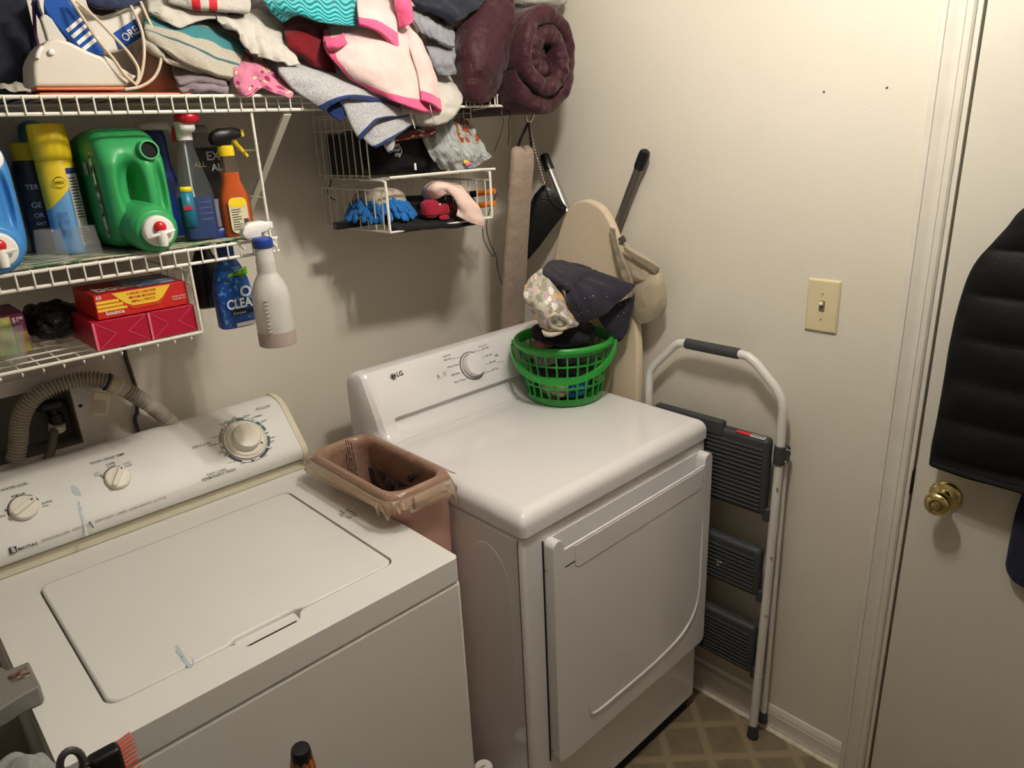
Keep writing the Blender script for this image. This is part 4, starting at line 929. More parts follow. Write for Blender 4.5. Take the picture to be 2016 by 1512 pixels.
def pprism(nm, px, y0, dep, m, par, bevel=.004, seg=3):
    P = [aty(u, v, y0) for u, v in px]; return MB().loft([P, [p+V(0, dep, 0) for p in P]]).build(nm, m, par, bevel=bevel, seg=seg, fixn=True)
dk = thing('dark_fabric_bin', (-1.47, -.15, D1), 'dark navy fabric bin standing at the left end of the top shelf', 'storage bin')
DKF = fabric('navy_grey_fabric', (38, 42, 54))
MB().box((-1.62, -.188, D1+.001), (-1.288, -.03, 2.10)).build('bin_body', DKF, dk, bevel=.012)
MB().tube([V(-1.61, -.189, 2.09), V(-1.296, -.189, 2.09)], .004, 8).build('rim_piping', DKF, dk)
tag(MB().tube([aty(66, 0, -.20), aty(69, 60, -.20), aty(74, 100, -.20), V(-1.322, -.20, 1.795)], .0028, 8, smooth=5).build('purple_strap', mat('purple_cord', (74, 36, 88), .5)), 'thin purple strap hanging beside the white appliance', 'strap')
TRAYM = mat('salmon_plastic', (214, 128, 96), .35)
tr_ = MB(); x0, x1 = -1.330, -1.085
tr_.box((x0, -.300, D1), (x1, -.06, D1+.003)); tag(tr_.build('salmon_tray', TRAYM, bevel=.001), 'thin salmon plastic tray under the white appliance', 'tray')
IV = mat('ivory_plastic', (212, 205, 191), .32, bump=(400, .05))
ap = thing('white_appliance', (-1.26, -.24, D1+.004), 'white plastic appliance with a sloping nose and wrapped cord on the top shelf', 'appliance')
ol = [(69, 171), (67, 150), (66, 125), (70, 112), (80, 93), (93, 80), (108, 75), (122, 77), (140, 83), (165, 96), (190, 107), (203, 111), (212, 122), (225, 138), (240, 150), (255, 158), (252, 170)]
pprism('shell', [(u, v) for u, v in ol], -.288, .085, IV, ap, .012, 4)
pprism('nose', [(205, 108), (222, 118), (240, 133), (262, 147), (270, 149), (262, 158), (252, 165), (235, 152), (218, 133), (207, 118)], -.262, .050, IV, ap, .004)
pprism('fin', [(80, 36), (84, 28), (92, 28), (103, 37), (118, 60), (133, 80), (128, 86), (95, 86), (90, 66)], -.262, .014, mat('ivory_plastic_grey', (196, 192, 182), .4), ap, .003)
pprism('base_rim', [(70, 172), (252, 171), (247, 177), (74, 177)], -.284, .078, TRAYM, ap, .001)
p_ = aty(101, 103, -.290); MB().lathe([(.0045, .006), (.005, 0), (.004, -.004), (0, -.005)], p_, (0, 1, 0), 16, cap=False).build('peg', WPL, ap)
MB().tube([aty(84, 92, -.290), aty(76, 104, -.291), aty(73, 114, -.290)], .0035, 8, smooth=4).build('guard', WPL, ap)
pprism('cord_clip', [(75, -4), (87, -4), (86, 12), (88, 28), (84, 28), (78, 12)], -.268, .012, IV, ap, .002)
CORDM = mat('ivory_cord', (206, 190, 166), .5)
for pts in ([(140, 0, -.262), (165, 38, -.272), (192, 78, -.285), (225, 118, -.297), (246, 148, -.298), (266, 165, -.296)], [(150, 2, -.262), (185, 32, -.270), (220, 68, -.280), (250, 100, -.290), (270, 130, -.294), (273, 152, -.296), (268, 166, -.296)],
            [(255, 8, -.26), (268, 32, -.27), (280, 64, -.285), (284, 100, -.294), (281, 135, -.296), (274, 158, -.296), (266, 168, -.296)], [(277, 4, -.26), (290, 34, -.272), (306, 68, -.285), (317, 100, -.294), (314, 132, -.298), (300, 156, -.298), (275, 171, -.298), (246, 176, -.299)]):
    MB().tube([aty(*q) for q in pts], .0026, 8, smooth=6).build('cord', CORDM, ap)
vc_ = thing('hand_vacuum', (-1.2, -.18, D1+.004), 'blue and white hand vacuum with white stripes leaning on the white appliance', 'vacuum')
BLU = mat('glossy_blue', (28, 78, 160), .16)
pprism('blue_shell', [(74, -6), (136, -6), (150, 20), (176, 60), (200, 92), (206, 108), (198, 112), (150, 92), (118, 60), (92, 28)], -.240, .060, BLU, vc_, .008, 4)
pprism('white_shell', [(136, -8), (158, 6), (172, 24), (186, 34), (204, 36), (222, 32), (246, 20), (268, 6), (282, 20), (290, 50), (284, 70), (262, 88), (236, 102), (208, 107), (178, 62), (150, 20)], -.235, .080, IV, vc_, .008, 4)
for a, b in ((0, 0), (10.5, 12), (22, 24.5), (34, 36)):
    pprism('stripe', [(129+a*.95, 58+b), (158+a*.98, 34+b), (163.5+a*.98, 40+b), (135+a*.95, 64.5+b)], -.2415, .004, WPL, vc_, .0005, 1)
pprism('name_plate', [(222, 66), (268, 36), (286, 56), (282, 70), (250, 92), (234, 98)], -.2375, .006, BLU, vc_, .002)
nn = V(0, -1, 0); text('ORE', aty(247, 83, -.2385), aty(275, 63, -.2385), nn, CWH, vc_, h=.013, bold=.02)
pprism('intake', [(170, -8), (250, -8), (246, 8), (226, 24), (204, 30), (186, 26), (176, 12)], -.2375, .01, DARKGAP, vc_, .001)
sheet('cover_cloth', [[(165, -8, -.262), (205, -10, -.27), (245, -6, -.26), (290, -4, -.25)], [(175, 8, -.268), (205, 12, -.278), (240, 10, -.268), (280, 6, -.25)], [(190, 16, -.255), (210, 22, -.262), (235, 17, -.255), (262, 10, -.25)]], fabric('dark_dotted_cloth', (22, 26, 44), (56, 66, 96), 500), 5, .005, .003, 40, 9)
tag(bpy.data.objects['cover_cloth'], 'dark speckled cloth above the blue vacuum', 'cloth')
jr = thing('beige_jar', (-1.105, -.19, D1), 'round beige plastic jar behind the looped cords', 'jar')
jc = V(-1.100, -.185, D1+.004)
MB().lathe([(0, 0), (.030, 0), (.034, .006), (.035, .030), (.033, .055), (.027, .072), (.018, .080), (0, .082)], jc, seg=32, cap=False).build('jar_body', mat('beige_plastic', (186, 158, 140), .4), jr)
MB().lathe([(.0345, .004), (.0358, .016), (.0358, .030), (.0345, .032)], jc, seg=32).build('jar_band', mat('peach_plastic', (214, 150, 124), .4), jr)
b = sheet('clear_wrap', [[(0, 168, -.29), (20, 166, -.29), (34, 158, -.285), (48, 168, -.28), (60, 178, -.28)], [(0, 176, -.305), (20, 178, -.305), (36, 180, -.305), (50, 181, -.30), (62, 183, -.29)]], mat('clear_film', (212, 206, 190)), 6, .0006, .006, 60, 5)
tag(b, 'scrap of crumpled clear plastic wrap at the front of the top shelf', 'plastic wrap')

# ------------------------------------------------------------------ the top shelf: towels and clothes
CR_ = (196, 188, 172)
def S_(name, rows, m, label, cat='towel', **k):
    o = sheet(name, rows, m, **k); tag(o, label, cat); return o
# added bulk behind the drapes, raised above the frame to cast shade
lump('shade_filler_cream', (-.985, -.115, D1+.132), (.115, .090, .130), fabric('cream_sheet', (206, 198, 180)), 3.2, 16, .018, 12, 21); tag(bpy.data.objects['shade_filler_cream'], 'cream sheet bundle added behind the striped towel, raised for shade', 'sheet')
lump('shade_filler_grey', (-.735, -.110, D1+.132), (.105, .085, .130), fabric('grey_blanket', (150, 146, 150)), 3.2, 16, .018, 12, 22); tag(bpy.data.objects['shade_filler_grey'], 'grey blanket bundle added behind the pink-edged towel, raised for shade', 'blanket')
# mauve folded stack
MV = fabric('mauve_cotton', (150, 138, 142), (122, 110, 116))
for i, (rows, lab) in enumerate((
    ([[(338, 128, -.20), (390, 122, -.19), (450, 135, -.2)], [(340, 146, -.27), (395, 138, -.275), (448, 150, -.275)], [(350, 164, -.300), (400, 156, -.303), (446, 166, -.303)], [(352, 170, -.285), (400, 166, -.285), (444, 172, -.285)]], 'mauve cotton cloth folded on the top shelf, uppermost of two'),
    ([[(345, 160, -.20), (390, 158, -.19), (455, 160, -.2)], [(348, 170, -.285), (398, 163, -.29), (452, 170, -.290)], [(358, 181, -.306), (402, 176, -.307), (450, 181, -.306)], [(360, 184, -.285), (402, 182, -.285), (448, 184, -.285)]], 'mauve cotton cloth folded on the top shelf, lowest of two'))):
    S_('folded_cloth', rows, MV, lab, 'cloth', thick=.006, amp=.006, sc=36, seed=30+i)
# printed pink cloth hanging over the edge
def printm(t, c, uv):
    v = t.n('ShaderNodeTexVoronoi', Scale=7.0); t.l(t.coord('UV'), v.inputs['Vector'])
    c = t.mix(t.band(v.outputs['Distance'], 0, .30), c, (226, 190, 160)); c = t.mix(t.band(v.outputs['Distance'], .30, .34), c, (70, 44, 56))
    sp_ = t.n('ShaderNodeSeparateColor'); t.l(v.outputs['Color'], sp_.inputs[0])
    return t.mix(t.math('MULTIPLY', t.math('GREATER_THAN', sp_.outputs[0], .62), t.band(v.outputs['Distance'], 0, .42)), c, (150, 40, 88))
PK = terry('pink_print_cotton', (214, 128, 156), scale=1200, strength=.2, pat=printm)
S_('printed_cloth', [[(462, 102, -.25), (480, 104, -.24), (500, 112, -.25), (520, 122, -.26), (548, 150, -.25)], [(462, 128, -.30), (485, 126, -.30), (508, 135, -.31), (532, 143, -.30), (562, 164, -.29)], [(458, 155, -.315), (482, 158, -.325), (508, 150, -.315), (535, 163, -.325), (572, 178, -.315)], [(462, 172, -.318), (486, 186, -.332), (510, 168, -.318), (540, 180, -.335), (578, 184, -.325)], [(468, 178, -.31), (490, 191, -.334), (515, 174, -.322), (548, 188, -.34), (574, 194, -.335)]], PK, 'pink printed cotton cloth hanging over the shelf edge', 'cloth', thick=.003, amp=.005, sc=50, seed=41)
# cream towel with teal stripe
TS = terry('teal_striped_terry', CR_, [(1, .53, .73, (58, 130, 136)), (1, .33, .365, (66, 104, 110))])
S_('striped_towel', [[(288, 22, -.20), (350, 30, -.18), (410, 34, -.17), (450, 44, -.17), (478, 62, -.18)], [(284, 36, -.25), (345, 46, -.255), (395, 52, -.25), (440, 68, -.25), (482, 90, -.25)], [(283, 54, -.275), (335, 66, -.285), (385, 80, -.29), (432, 98, -.29), (476, 118, -.285)], [(286, 68, -.285), (325, 84, -.30), (370, 104, -.308), (415, 126, -.31), (466, 140, -.305)], [(300, 82, -.288), (330, 104, -.306), (372, 128, -.312), (420, 146, -.316), (456, 155, -.315)]], TS, 'cream towel with a teal stripe, folded on the top shelf', thick=.012, amp=.004, sc=30, seed=42)
S_('cream_towel', [[(286, 62, -.235), (296, 70, -.24), (310, 80, -.245)], [(282, 74, -.275), (300, 88, -.285), (322, 104, -.292)], [(290, 90, -.282), (312, 108, -.294), (340, 124, -.300)], [(330, 110, -.275), (360, 128, -.29), (440, 158, -.30)]], terry('cream_terry', (206, 198, 182)), 'plain cream towel edge under the teal-striped towel', thick=.010, amp=.004, sc=40, seed=43)
# white cloth with ruffled hem
WHT = fabric('white_cotton', (200, 195, 187), (180, 174, 165), 700)
S_('white_cloth', [[(420, 14, -.2), (460, 16, -.19), (500, 14, -.18), (530, 30, -.18), (556, 60, -.18)], [(425, 30, -.27), (462, 42, -.275), (500, 40, -.27), (535, 54, -.27), (570, 82, -.265)], [(440, 42, -.295), (475, 66, -.30), (505, 66, -.295), (542, 84, -.30), (582, 104, -.295)], [(460, 50, -.30), (488, 86, -.318), (508, 95, -.310), (548, 108, -.320), (588, 118, -.310)], [(474, 66, -.298), (494, 102, -.322), (514, 113, -.312), (555, 122, -.326), (592, 126, -.316)]], WHT, 'rumpled white cotton cloth with a scalloped hem', 'cloth', thick=.004, amp=.008, sc=34, seed=44, ripple=lambda a, b: .006*b*math.sin(a*30))
S_('cream_cloth', [[(288, -6, -.18), (330, -8, -.17), (390, -6, -.16), (440, 6, -.16)], [(290, 10, -.25), (335, 8, -.255), (392, 14, -.25), (450, 26, -.24)], [(292, 20, -.275), (330, 30, -.285), (380, 26, -.275), (440, 38, -.265)], [(300, 26, -.27), (328, 44, -.285), (356, 55, -.29), (400, 34, -.275), (440, 30, -.26)][:4]], WHT, 'cream cloth with a pointed hem lying over the teal-striped towel', 'cloth', thick=.005, amp=.007, sc=32, seed=45)
RS = terry('red_striped_terry', (206, 201, 192), [(0, .30, .40, (190, 30, 42)), (0, .50, .60, (190, 30, 42))])
S_('red_striped_towel', [[(322, -26, -.16), (380, -26, -.15), (440, -24, -.15), (488, -22, -.16)], [(325, -12, -.24), (380, -12, -.25), (440, -10, -.25), (492, -6, -.24)], [(330, 0, -.275), (382, 4, -.288), (438, 8, -.288), (494, 14, -.278)], [(335, 4, -.268), (384, 13, -.284), (436, 18, -.286), (488, 22, -.276)], [(345, 6, -.22), (388, 14, -.23), (432, 18, -.23), (480, 18, -.23)]], RS, 'white towel with red stripes on top of the pile', thick=.010, amp=.003, sc=30, seed=46)
# dark red cloth
S_('red_cloth', [[(556, 40, -.24), (590, 34, -.23), (640, 40, -.22)], [(560, 70, -.285), (600, 66, -.295), (650, 78, -.27)], [(570, 94, -.295), (605, 104, -.31), (655, 120, -.28)], [(590, 100, -.28), (622, 128, -.30), (662, 148, -.28)]], fabric('dark_red_knit', (120, 22, 30), (92, 14, 24), 500), 'dark red knit garment tucked under the teal wave towel', 'garment', thick=.010, amp=.006, sc=26, seed=47)
# teal towel with wave pattern
def waves(t, c, uv):
    a = t.math('MULTIPLY', t.math('SINE', t.math('MULTIPLY', uv[0], 38)), .050)
    s_ = t.math('SINE', t.math('MULTIPLY', t.math('ADD', t.math('ADD', uv[1], a), t.math('MULTIPLY', uv[0], .5)), 62))
    return t.mix(t.math('GREATER_THAN', s_, .05), c, (18, 108, 118))
TW = terry('teal_wave_terry', (86, 198, 200), [(1, 0, .035, (40, 140, 150)), (0, .975, 1, (40, 140, 150))], pat=waves, strength=.4)
S_('wave_towel', [[(505, -30, -.20), (560, -32, -.19), (630, -32, -.19), (705, -30, -.2)], [(512, -12, -.27), (565, -12, -.285), (632, -10, -.29), (705, -8, -.28)], [(522, 8, -.300), (568, 12, -.325), (634, 16, -.328), (704, 20, -.318)], [(540, 30, -.302), (580, 24, -.328), (636, 36, -.338), (705, 38, -.326)], [(556, 44, -.300), (592, 25, -.324), (642, 46, -.338), (703, 53, -.328)]], TW, 'teal towel with a dark wave pattern hanging over the pile', thick=.009, amp=.002, sc=30, seed=48)
# grey towel with navy edging, in three drooping folds
def hem(name, base, col, lo, hi=1.01, strength=.7): return terry(name, base, [(1, -.01, lo, col)] if hi > 1 else [(1, -.01, lo, col), (0, hi, 1.01, col)], strength=strength, other=tuple(int(c*.70) for c in base))
GT = hem('grey_navy_terry', (206, 206, 208), (38, 58, 112), .15)
gtow = thing('grey_towel', (-.80, -.33, 1.70), 'heathered grey towel with navy edging drooping below the shelf', 'towel')
sheet('upper_fold', [[(545, 112, -.25), (600, 122, -.25), (680, 145, -.25), (760, 172, -.25), (800, 192, -.25)], [(548, 140, -.318), (606, 150, -.325), (680, 166, -.33), (745, 182, -.335), (795, 200, -.33)], [(575, 176, -.326), (622, 176, -.338), (680, 180, -.345), (742, 190, -.345), (792, 206, -.338)], [(612, 200, -.332), (642, 192, -.345), (690, 188, -.352), (745, 195, -.350), (790, 210, -.342)], [(638, 219, -.336), (660, 203, -.350), (700, 192, -.356), (748, 199, -.354), (788, 214, -.344)]], GT, 6, .011, .003, 34, 51, gtow)
sheet('middle_fold', [[(664, 196, -.325), (710, 188, -.33), (760, 192, -.33), (800, 206, -.325)], [(676, 212, -.338), (722, 206, -.346), (768, 208, -.346), (806, 216, -.336)], [(686, 238, -.342), (726, 226, -.352), (770, 218, -.350), (807, 222, -.340)], [(698, 262, -.346), (724, 244, -.356), (758, 228, -.355), (806, 226, -.342)], [(708, 279, -.348), (728, 252, -.360), (752, 234, -.358), (804, 229, -.344)]], GT, 6, .010, .003, 34, 52, gtow)
sheet('lower_fold', [[(704, 262, -.325), (740, 236, -.33), (780, 228, -.33), (806, 226, -.325)], [(716, 274, -.336), (746, 250, -.344), (782, 238, -.342), (809, 232, -.332)], [(726, 284, -.342), (754, 268, -.350), (786, 252, -.348), (810, 240, -.334)], [(737, 292, -.345), (764, 280, -.354), (790, 262, -.350), (810, 246, -.336)]], GT, 6, .009, .003, 34, 53, gtow)
sheet('tail', [[(752, 272, -.328), (770, 268, -.332), (784, 258, -.33)], [(756, 288, -.332), (768, 282, -.338), (776, 270, -.334)], [(766, 302, -.332), (771, 300, -.336), (773, 290, -.334)]], GT, 5, .008, .002, 34, 54, gtow)
sheet('navy_underside', [[(640, 212, -.322), (665, 200, -.326), (690, 194, -.328)], [(650, 226, -.328), (668, 216, -.333), (684, 208, -.332)], [(668, 240, -.330), (676, 232, -.333), (686, 224, -.331)]], fabric('navy_terry', (34, 54, 106), None, 600), 5, .006, .002, 34, 55, gtow)
# white towel with a hot pink border
PINK = (226, 92, 134)
def pinkwash(t, c, uv): return t.mix(t.math('MULTIPLY', t.noise(5, 3, 'UV'), .38), c, (230, 158, 166))
PW = terry('pink_edged_terry', (220, 206, 198), [(1, -.01, .22, PINK), (0, -.01, .12, PINK)], strength=.45, pat=pinkwash, other=(206, 186, 179))
PW2 = terry('pink_edged_terry_flap', (220, 202, 195), [(1, -.01, .32, PINK)], strength=.45, pat=pinkwash, other=(206, 186, 179))
pt = thing('pink_edged_towel', (-.72, -.34, 1.73), 'white towel with a hot pink border draped over the shelf edge', 'towel')
sheet('main_drape', [[(636, 62, -.26), (668, 50, -.25), (715, 30, -.24), (765, 20, -.24), (806, 34, -.24)], [(636, 84, -.318), (672, 86, -.33), (722, 74, -.338), (772, 66, -.338), (820, 72, -.315)], [(644, 104, -.336), (682, 116, -.352), (732, 118, -.362), (784, 112, -.360), (838, 120, -.334)], [(660, 126, -.340), (700, 142, -.358), (748, 158, -.370), (800, 158, -.368), (852, 160, -.342)], [(686, 148, -.342), (726, 166, -.360), (774, 188, -.374), (820, 200, -.374), (862, 196, -.346)], [(706, 163, -.342), (744, 182, -.360), (790, 205, -.376), (832, 221, -.376), (864, 222, -.350)]], PW, 7, .011, .004, 24, 61, pt)
sheet('upper_flap', [[(700, -14, -.25), (735, -16, -.25), (775, -10, -.25)], [(702, 14, -.335), (738, 18, -.345), (778, 30, -.335)], [(704, 34, -.352), (742, 44, -.366), (782, 66, -.350)], [(706, 48, -.356), (746, 64, -.372), (786, 102, -.356)]], PW2, 7, .010, .003, 26, 62, pt)
sheet('rolled_edge', [[(770, -20, -.28), (790, -22, -.29), (806, -16, -.28)], [(776, 4, -.345), (795, 4, -.362), (808, 12, -.345)], [(782, 28, -.352), (800, 30, -.368), (810, 32, -.352)], [(786, 56, -.350), (802, 50, -.366), (810, 40, -.352)]], fabric('hot_pink_cotton', PINK, None, 500), 6, .010, .003, 40, 63, pt)
sheet('right_panel', [[(794, 58, -.325), (812, 62, -.335), (828, 78, -.325)], [(808, 104, -.352), (830, 108, -.362), (848, 126, -.342)], [(822, 150, -.366), (844, 154, -.374), (860, 166, -.350)], [(828, 188, -.380), (848, 196, -.386), (866, 206, -.358)], [(828, 197, -.382), (848, 206, -.388), (867, 221, -.362)]], PW2, 6, .009, .003, 30, 64, pt)
sheet('corner_fold', [[(640, 78, -.325), (658, 76, -.338), (678, 66, -.33)], [(642, 92, -.345), (660, 88, -.358), (680, 78, -.345)], [(650, 100, -.345), (668, 94, -.356), (684, 86, -.345)]], fabric('hot_pink_cotton', PINK), 6, .008, .002, 40, 65, pt)
# white elastic-edged cover
S_('elastic_cover', [[(815, 150, -.28), (850, 142, -.27), (885, 150, -.27), (905, 165, -.27)], [(812, 180, -.32), (850, 172, -.325), (892, 178, -.32), (910, 185, -.315)], [(815, 210, -.338), (850, 205, -.35), (890, 205, -.345), (912, 198, -.33)], [(818, 234, -.340), (850, 242, -.352), (885, 233, -.350), (910, 205, -.334)], [(822, 238, -.325), (850, 244, -.335), (884, 236, -.334), (908, 208, -.322)]], WHT, 'white elastic-edged cover bulging below the pink towel', 'cover', thick=.006, amp=.006, sc=46, seed=66)
S_('white_flap', [[(788, 206, -.346), (800, 208, -.35), (818, 212, -.345)], [(790, 216, -.35), (804, 216, -.354), (820, 220, -.35)], [(793, 224, -.35), (806, 222, -.354), (820, 228, -.35)]], WHT, 'small white cloth corner between grey and pink towels', 'cloth', thick=.004, amp=.002, sc=40, seed=67)
tag(MB().tube([aty(808, 222, -.352), aty(812, 236, -.354), aty(817, 253, -.352)], lambda t: .0022*(1-.5*t), 6, smooth=4).build('drawstring', WPL), 'white drawstring dangling from the small white corner', 'string')
tag(MB().tube([aty(846, 206, -.388), aty(850, 222, -.388), aty(854, 240, -.362)], .0009, 5, smooth=4).build('loose_thread', WPL), 'loose white thread on the pink border', 'thread')
# grey garment with ribbed cuffs
GG = fabric('grey_jersey', (142, 144, 150), (120, 122, 130), 600)
gg = thing('grey_garment', (-.50, -.3, 1.80), 'grey ribbed garment stuffed between pink towel and maroon comforter', 'garment')
sheet('cuff', [[(810, 14, -.26), (835, 20, -.25), (870, 40, -.25), (890, 55, -.25)], [(812, 30, -.32), (840, 40, -.33), (868, 56, -.325), (894, 66, -.31)], [(822, 52, -.334), (846, 62, -.345), (870, 78, -.340), (895, 84, -.325)], [(838, 66, -.335), (858, 78, -.345), (878, 90, -.342), (894, 94, -.33)]], GG, 6, .010, .006, 46, 71, gg, ripple=lambda a, b: .0022*math.sin(a*70))
sheet('body', [[(836, 76, -.30), (862, 84, -.30), (896, 92, -.29)], [(842, 100, -.33), (866, 106, -.338), (896, 110, -.32)], [(850, 124, -.335), (872, 128, -.342), (896, 128, -.325)], [(862, 148, -.330), (880, 150, -.336), (897, 146, -.322)]], GG, 6, .008, .008, 40, 72, gg)
S_('navy_garment', [[(800, -30, -.22), (850, -34, -.2), (910, -34, -.2), (970, -30, -.22)], [(804, -14, -.30), (852, -12, -.315), (912, -8, -.32), (965, -10, -.31)], [(810, 2, -.325), (856, 12, -.345), (905, 20, -.352), (950, 6, -.34)], [(822, 10, -.318), (862, 28, -.34), (900, 38, -.352), (940, 16, -.34)], [(836, 14, -.29), (868, 36, -.31), (898, 42, -.32), (930, 22, -.32)]], fabric('navy_nylon', (26, 32, 46), (18, 24, 36), 300, .2, .6), 'navy garment stuffed above the maroon comforter', 'garment', thick=.008, amp=.008, sc=30, seed=73)
# ------------------------------------------------------------------ maroon comforter roll
MAR = fabric('maroon_quilt', (60, 24, 33), (48, 18, 26), 260, .15, .55, .12, 1.6)
cf_ = thing('comforter', (-.25, -.2, D1), 'rolled maroon quilted comforter at the right end of the top shelf', 'comforter')
ax0 = V(-.245, -.372, 1.850); adir = V(.05, 1, .02).normalized()
SX = V(1, 0, 0); SZ = V(0, 0, 1)
rows = []; nT = 150; th0 = 2.0*math.pi*2.35
def spiral(th): return .018+.090*(th/th0)**.95
for i in range(nT+1):
    th = th0*i/nT; r = spiral(th); tck = .0195*(1 if i < nT-6 else (nT-i)/6+.15)
    a = -th+5.6
    rad = SX*math.cos(a)+SZ*math.sin(a)*1.12
    c = ax0 + rad*r
    puff = 1+.16*fnoise((math.cos(a)*r*40, th*1.3, 0), 1.0, 3)
    ring = []
    out_s = adir*(.012*fnoise((math.cos(a), math.sin(a), th*.3), 2.2, 8)) - adir*(.020*math.sin(min(1, th/th0)*3.1))
    out_s += adir*(.007*fnoise((math.cos(a)*r*90, math.sin(a)*r*90, th), 1.0, 12)); m_ = 14
    for j in range(m_+1):
        t = math.pi*j/m_                                # over the rounded front edge, from outer side to inner side
        ring.append(c + rad*(tck*puff*math.cos(t)) - adir*(.020*math.sin(t)) + out_s)
    L = .33
    back_o = [c+rad*(tck*puff)+adir*(L*k) for k in (1, .75, .5, .25, .08)]; back_i = [c-rad*(tck*puff)+adir*(L*k) for k in (.08, .25, .5, .75, 1)]
    for q, k in zip(back_o, (1, .75, .5, .25, .08)): q += rad*.006*fnoise(q, 18, 4)
    rows.append(back_o+ring+back_i)
b = MB(); b.grid(rows, uv=False); b.build('roll', MAR, cf_, sub=1, ang=0)
lump('centre_fold', ax0+adir*.030, (.030, .035, .034), MAR, 2.4, 10, .016, 40, 79, cf_)
lob = [[(905, -20, -.10), (930, -26, -.2), (975, -24, -.27), (1010, -14, -.30)], [(893, 30, -.12), (912, 24, -.26), (958, 24, -.325), (1012, 24, -.332)], [(890, 90, -.14), (905, 84, -.29), (946, 80, -.352), (1000, 76, -.34)], [(895, 140, -.18), (908, 138, -.31), (946, 136, -.358), (990, 128, -.335)], [(906, 176, -.22), (914, 180, -.32), (944, 180, -.345), (975, 172, -.322)], [(918, 184, -.24), (926, 194, -.315), (942, 196, -.330), (962, 186, -.31)]]
sheet('outer_fold', lob, MAR, 7, .030, .006, 18, 75, cf_, ripple=lambda a, b: .003*math.sin(a*9+b*4))
lump('inner_core', (-.33, -.16, 1.862), (.10, .13, .085), MAR, 2.8, 12, .012, 16, 76, cf_)
lump('knit_bundle', (-.118, -.225, 2.022), (.095, .085, .048), fabric('white_knit', (206, 200, 190), None, 220, .9), 2.6, 12, .01, 20, 77); tag(bpy.data.objects['knit_bundle'], 'cream knitted bundle behind the comforter in the corner', 'knitwear')
# ------------------------------------------------------------------ in the hanging basket
BLKF = fabric('black_fabric', (16, 16, 18), (26, 26, 28), 400, .3, .85, .05)
bb_ = thing('black_pouch', (-.58, -.14, ZU), 'black fabric pouch with white lettering in the upper basket', 'pouch')
lump('pouch_body', (-.575, -.15, ZU+.062), (.105, .100, .056), BLKF, 3.4, 16, .010, 16, 101, bb_)
for i, (s_, u0, u1, v) in enumerate((('SERS', 771, 785, 290), ('HAP', 773, 786, 299), ('OV', 776, 786, 308))): text(s_, aty(u0, v, -.262), aty(u1, v-1, -.262), (0, -1, 0), CWH, bb_, bold=.01, lift=.004)
MB().tube([aty(787, 288, -.265), aty(791, 298, -.266), aty(786, 310, -.266)], .0008, 5, smooth=4).build('print_edge', CWH, bb_)
hx = thing('black_holster', (-.655, -.13, ZU), 'flat black case standing against the left side of the upper basket', 'case')
MB().box((-.683, -.20, ZU+.003), (-.655, -.05, ZU+.105)).build('case_body', BLKP, hx, bevel=.008)
lump('black_gloves', (-.475, -.16, ZU+.030), (.045, .105, .027), fabric('charcoal_mesh', (34, 34, 38), (52, 52, 58), 300, .6), 3, 12, .014, 28, 103); tag(bpy.data.objects['black_gloves'], 'dark mesh glove lying in the upper basket beside the plastic bag', 'glove')
tag(MB().lathe([(0, 0), (.0028, 0), (.0028, .014), (.0014, .016), (0, .016)], aty(818, 334, -.285)-V(0, 0, .001), seg=12, cap=False).build('white_peg', WPL), 'tiny white peg standing at the front of the upper basket', 'peg')
def xmas(t, c, uv):
    v = t.n('ShaderNodeTexVoronoi', Scale=7.0); t.l(t.coord('UV'), v.inputs['Vector']); return t.mix(t.band(v.outputs['Distance'], 0, .34), c, (210, 200, 180))
S_('red_holder', [[(770, 270, -.20), (815, 255, -.18), (860, 250, -.19)], [(772, 274, -.268), (815, 262, -.275), (858, 254, -.27)], [(774, 278, -.272), (818, 268, -.280), (862, 260, -.274)], [(778, 276, -.24), (818, 270, -.25), (858, 262, -.25)]], terry('red_patterned_cloth', (126, 20, 34), pat=xmas), 'dark red pot holder with pale motifs above the black pouch', 'pot holder', thick=.006, amp=.002, sc=40, seed=104)
def gbm():
    t = NT('grocery_bag_film'); b = t.b; b.inputs['Roughness'].default_value = .25; b.inputs['Alpha'].default_value = .8; uv = t.sep('UV')
    c = t.mix(t.noise(7, 4, 'UV', (5, .6, 1)), (236, 236, 232), (186, 198, 200))
    f = t.math('MULTIPLY', t.band(t.noise(9, 2, 'UV'), .50, 1), t.math('MULTIPLY', t.math('GREATER_THAN', uv[0], .62), t.math('GREATER_THAN', uv[1], .52)))
    t.l(t.mix(f, c, (200, 100, 44)), b.inputs['Base Color']); t.bump(t.math('MULTIPLY', t.noise(6, 5, 'UV', (6, .7, 1)), .02), 1, 1); return t.m
GB = gbm()
gbag = thing('plastic_bag', (-.43, -.2, ZU), 'translucent white grocery bag stuffed into the upper basket', 'plastic bag')
sheet('bag_film', [[(850, 250, -.22), (872, 238, -.22), (892, 230, -.21), (908, 228, -.2)], [(832, 262, -.255), (866, 258, -.268), (902, 252, -.27), (930, 254, -.25)], [(836, 285, -.262), (874, 285, -.280), (918, 282, -.282), (952, 284, -.262)], [(850, 312, -.262), (888, 314, -.282), (932, 308, -.288), (962, 302, -.276)], [(872, 334, -.25), (905, 336, -.272), (940, 328, -.28), (971, 306, -.282)]], GB, 7, .0012, .010, 46, 105, gbag, ripple=lambda a, b: .004*math.sin(a*40+b*6))
lump('bag_contents', (-.435, -.185, ZU+.056), (.050, .075, .050), mat('mixed_contents', (126, 140, 138), .6, var=(26, (196, 170, 120), .2)), 2.8, 12, .012, 22, 106, gbag)
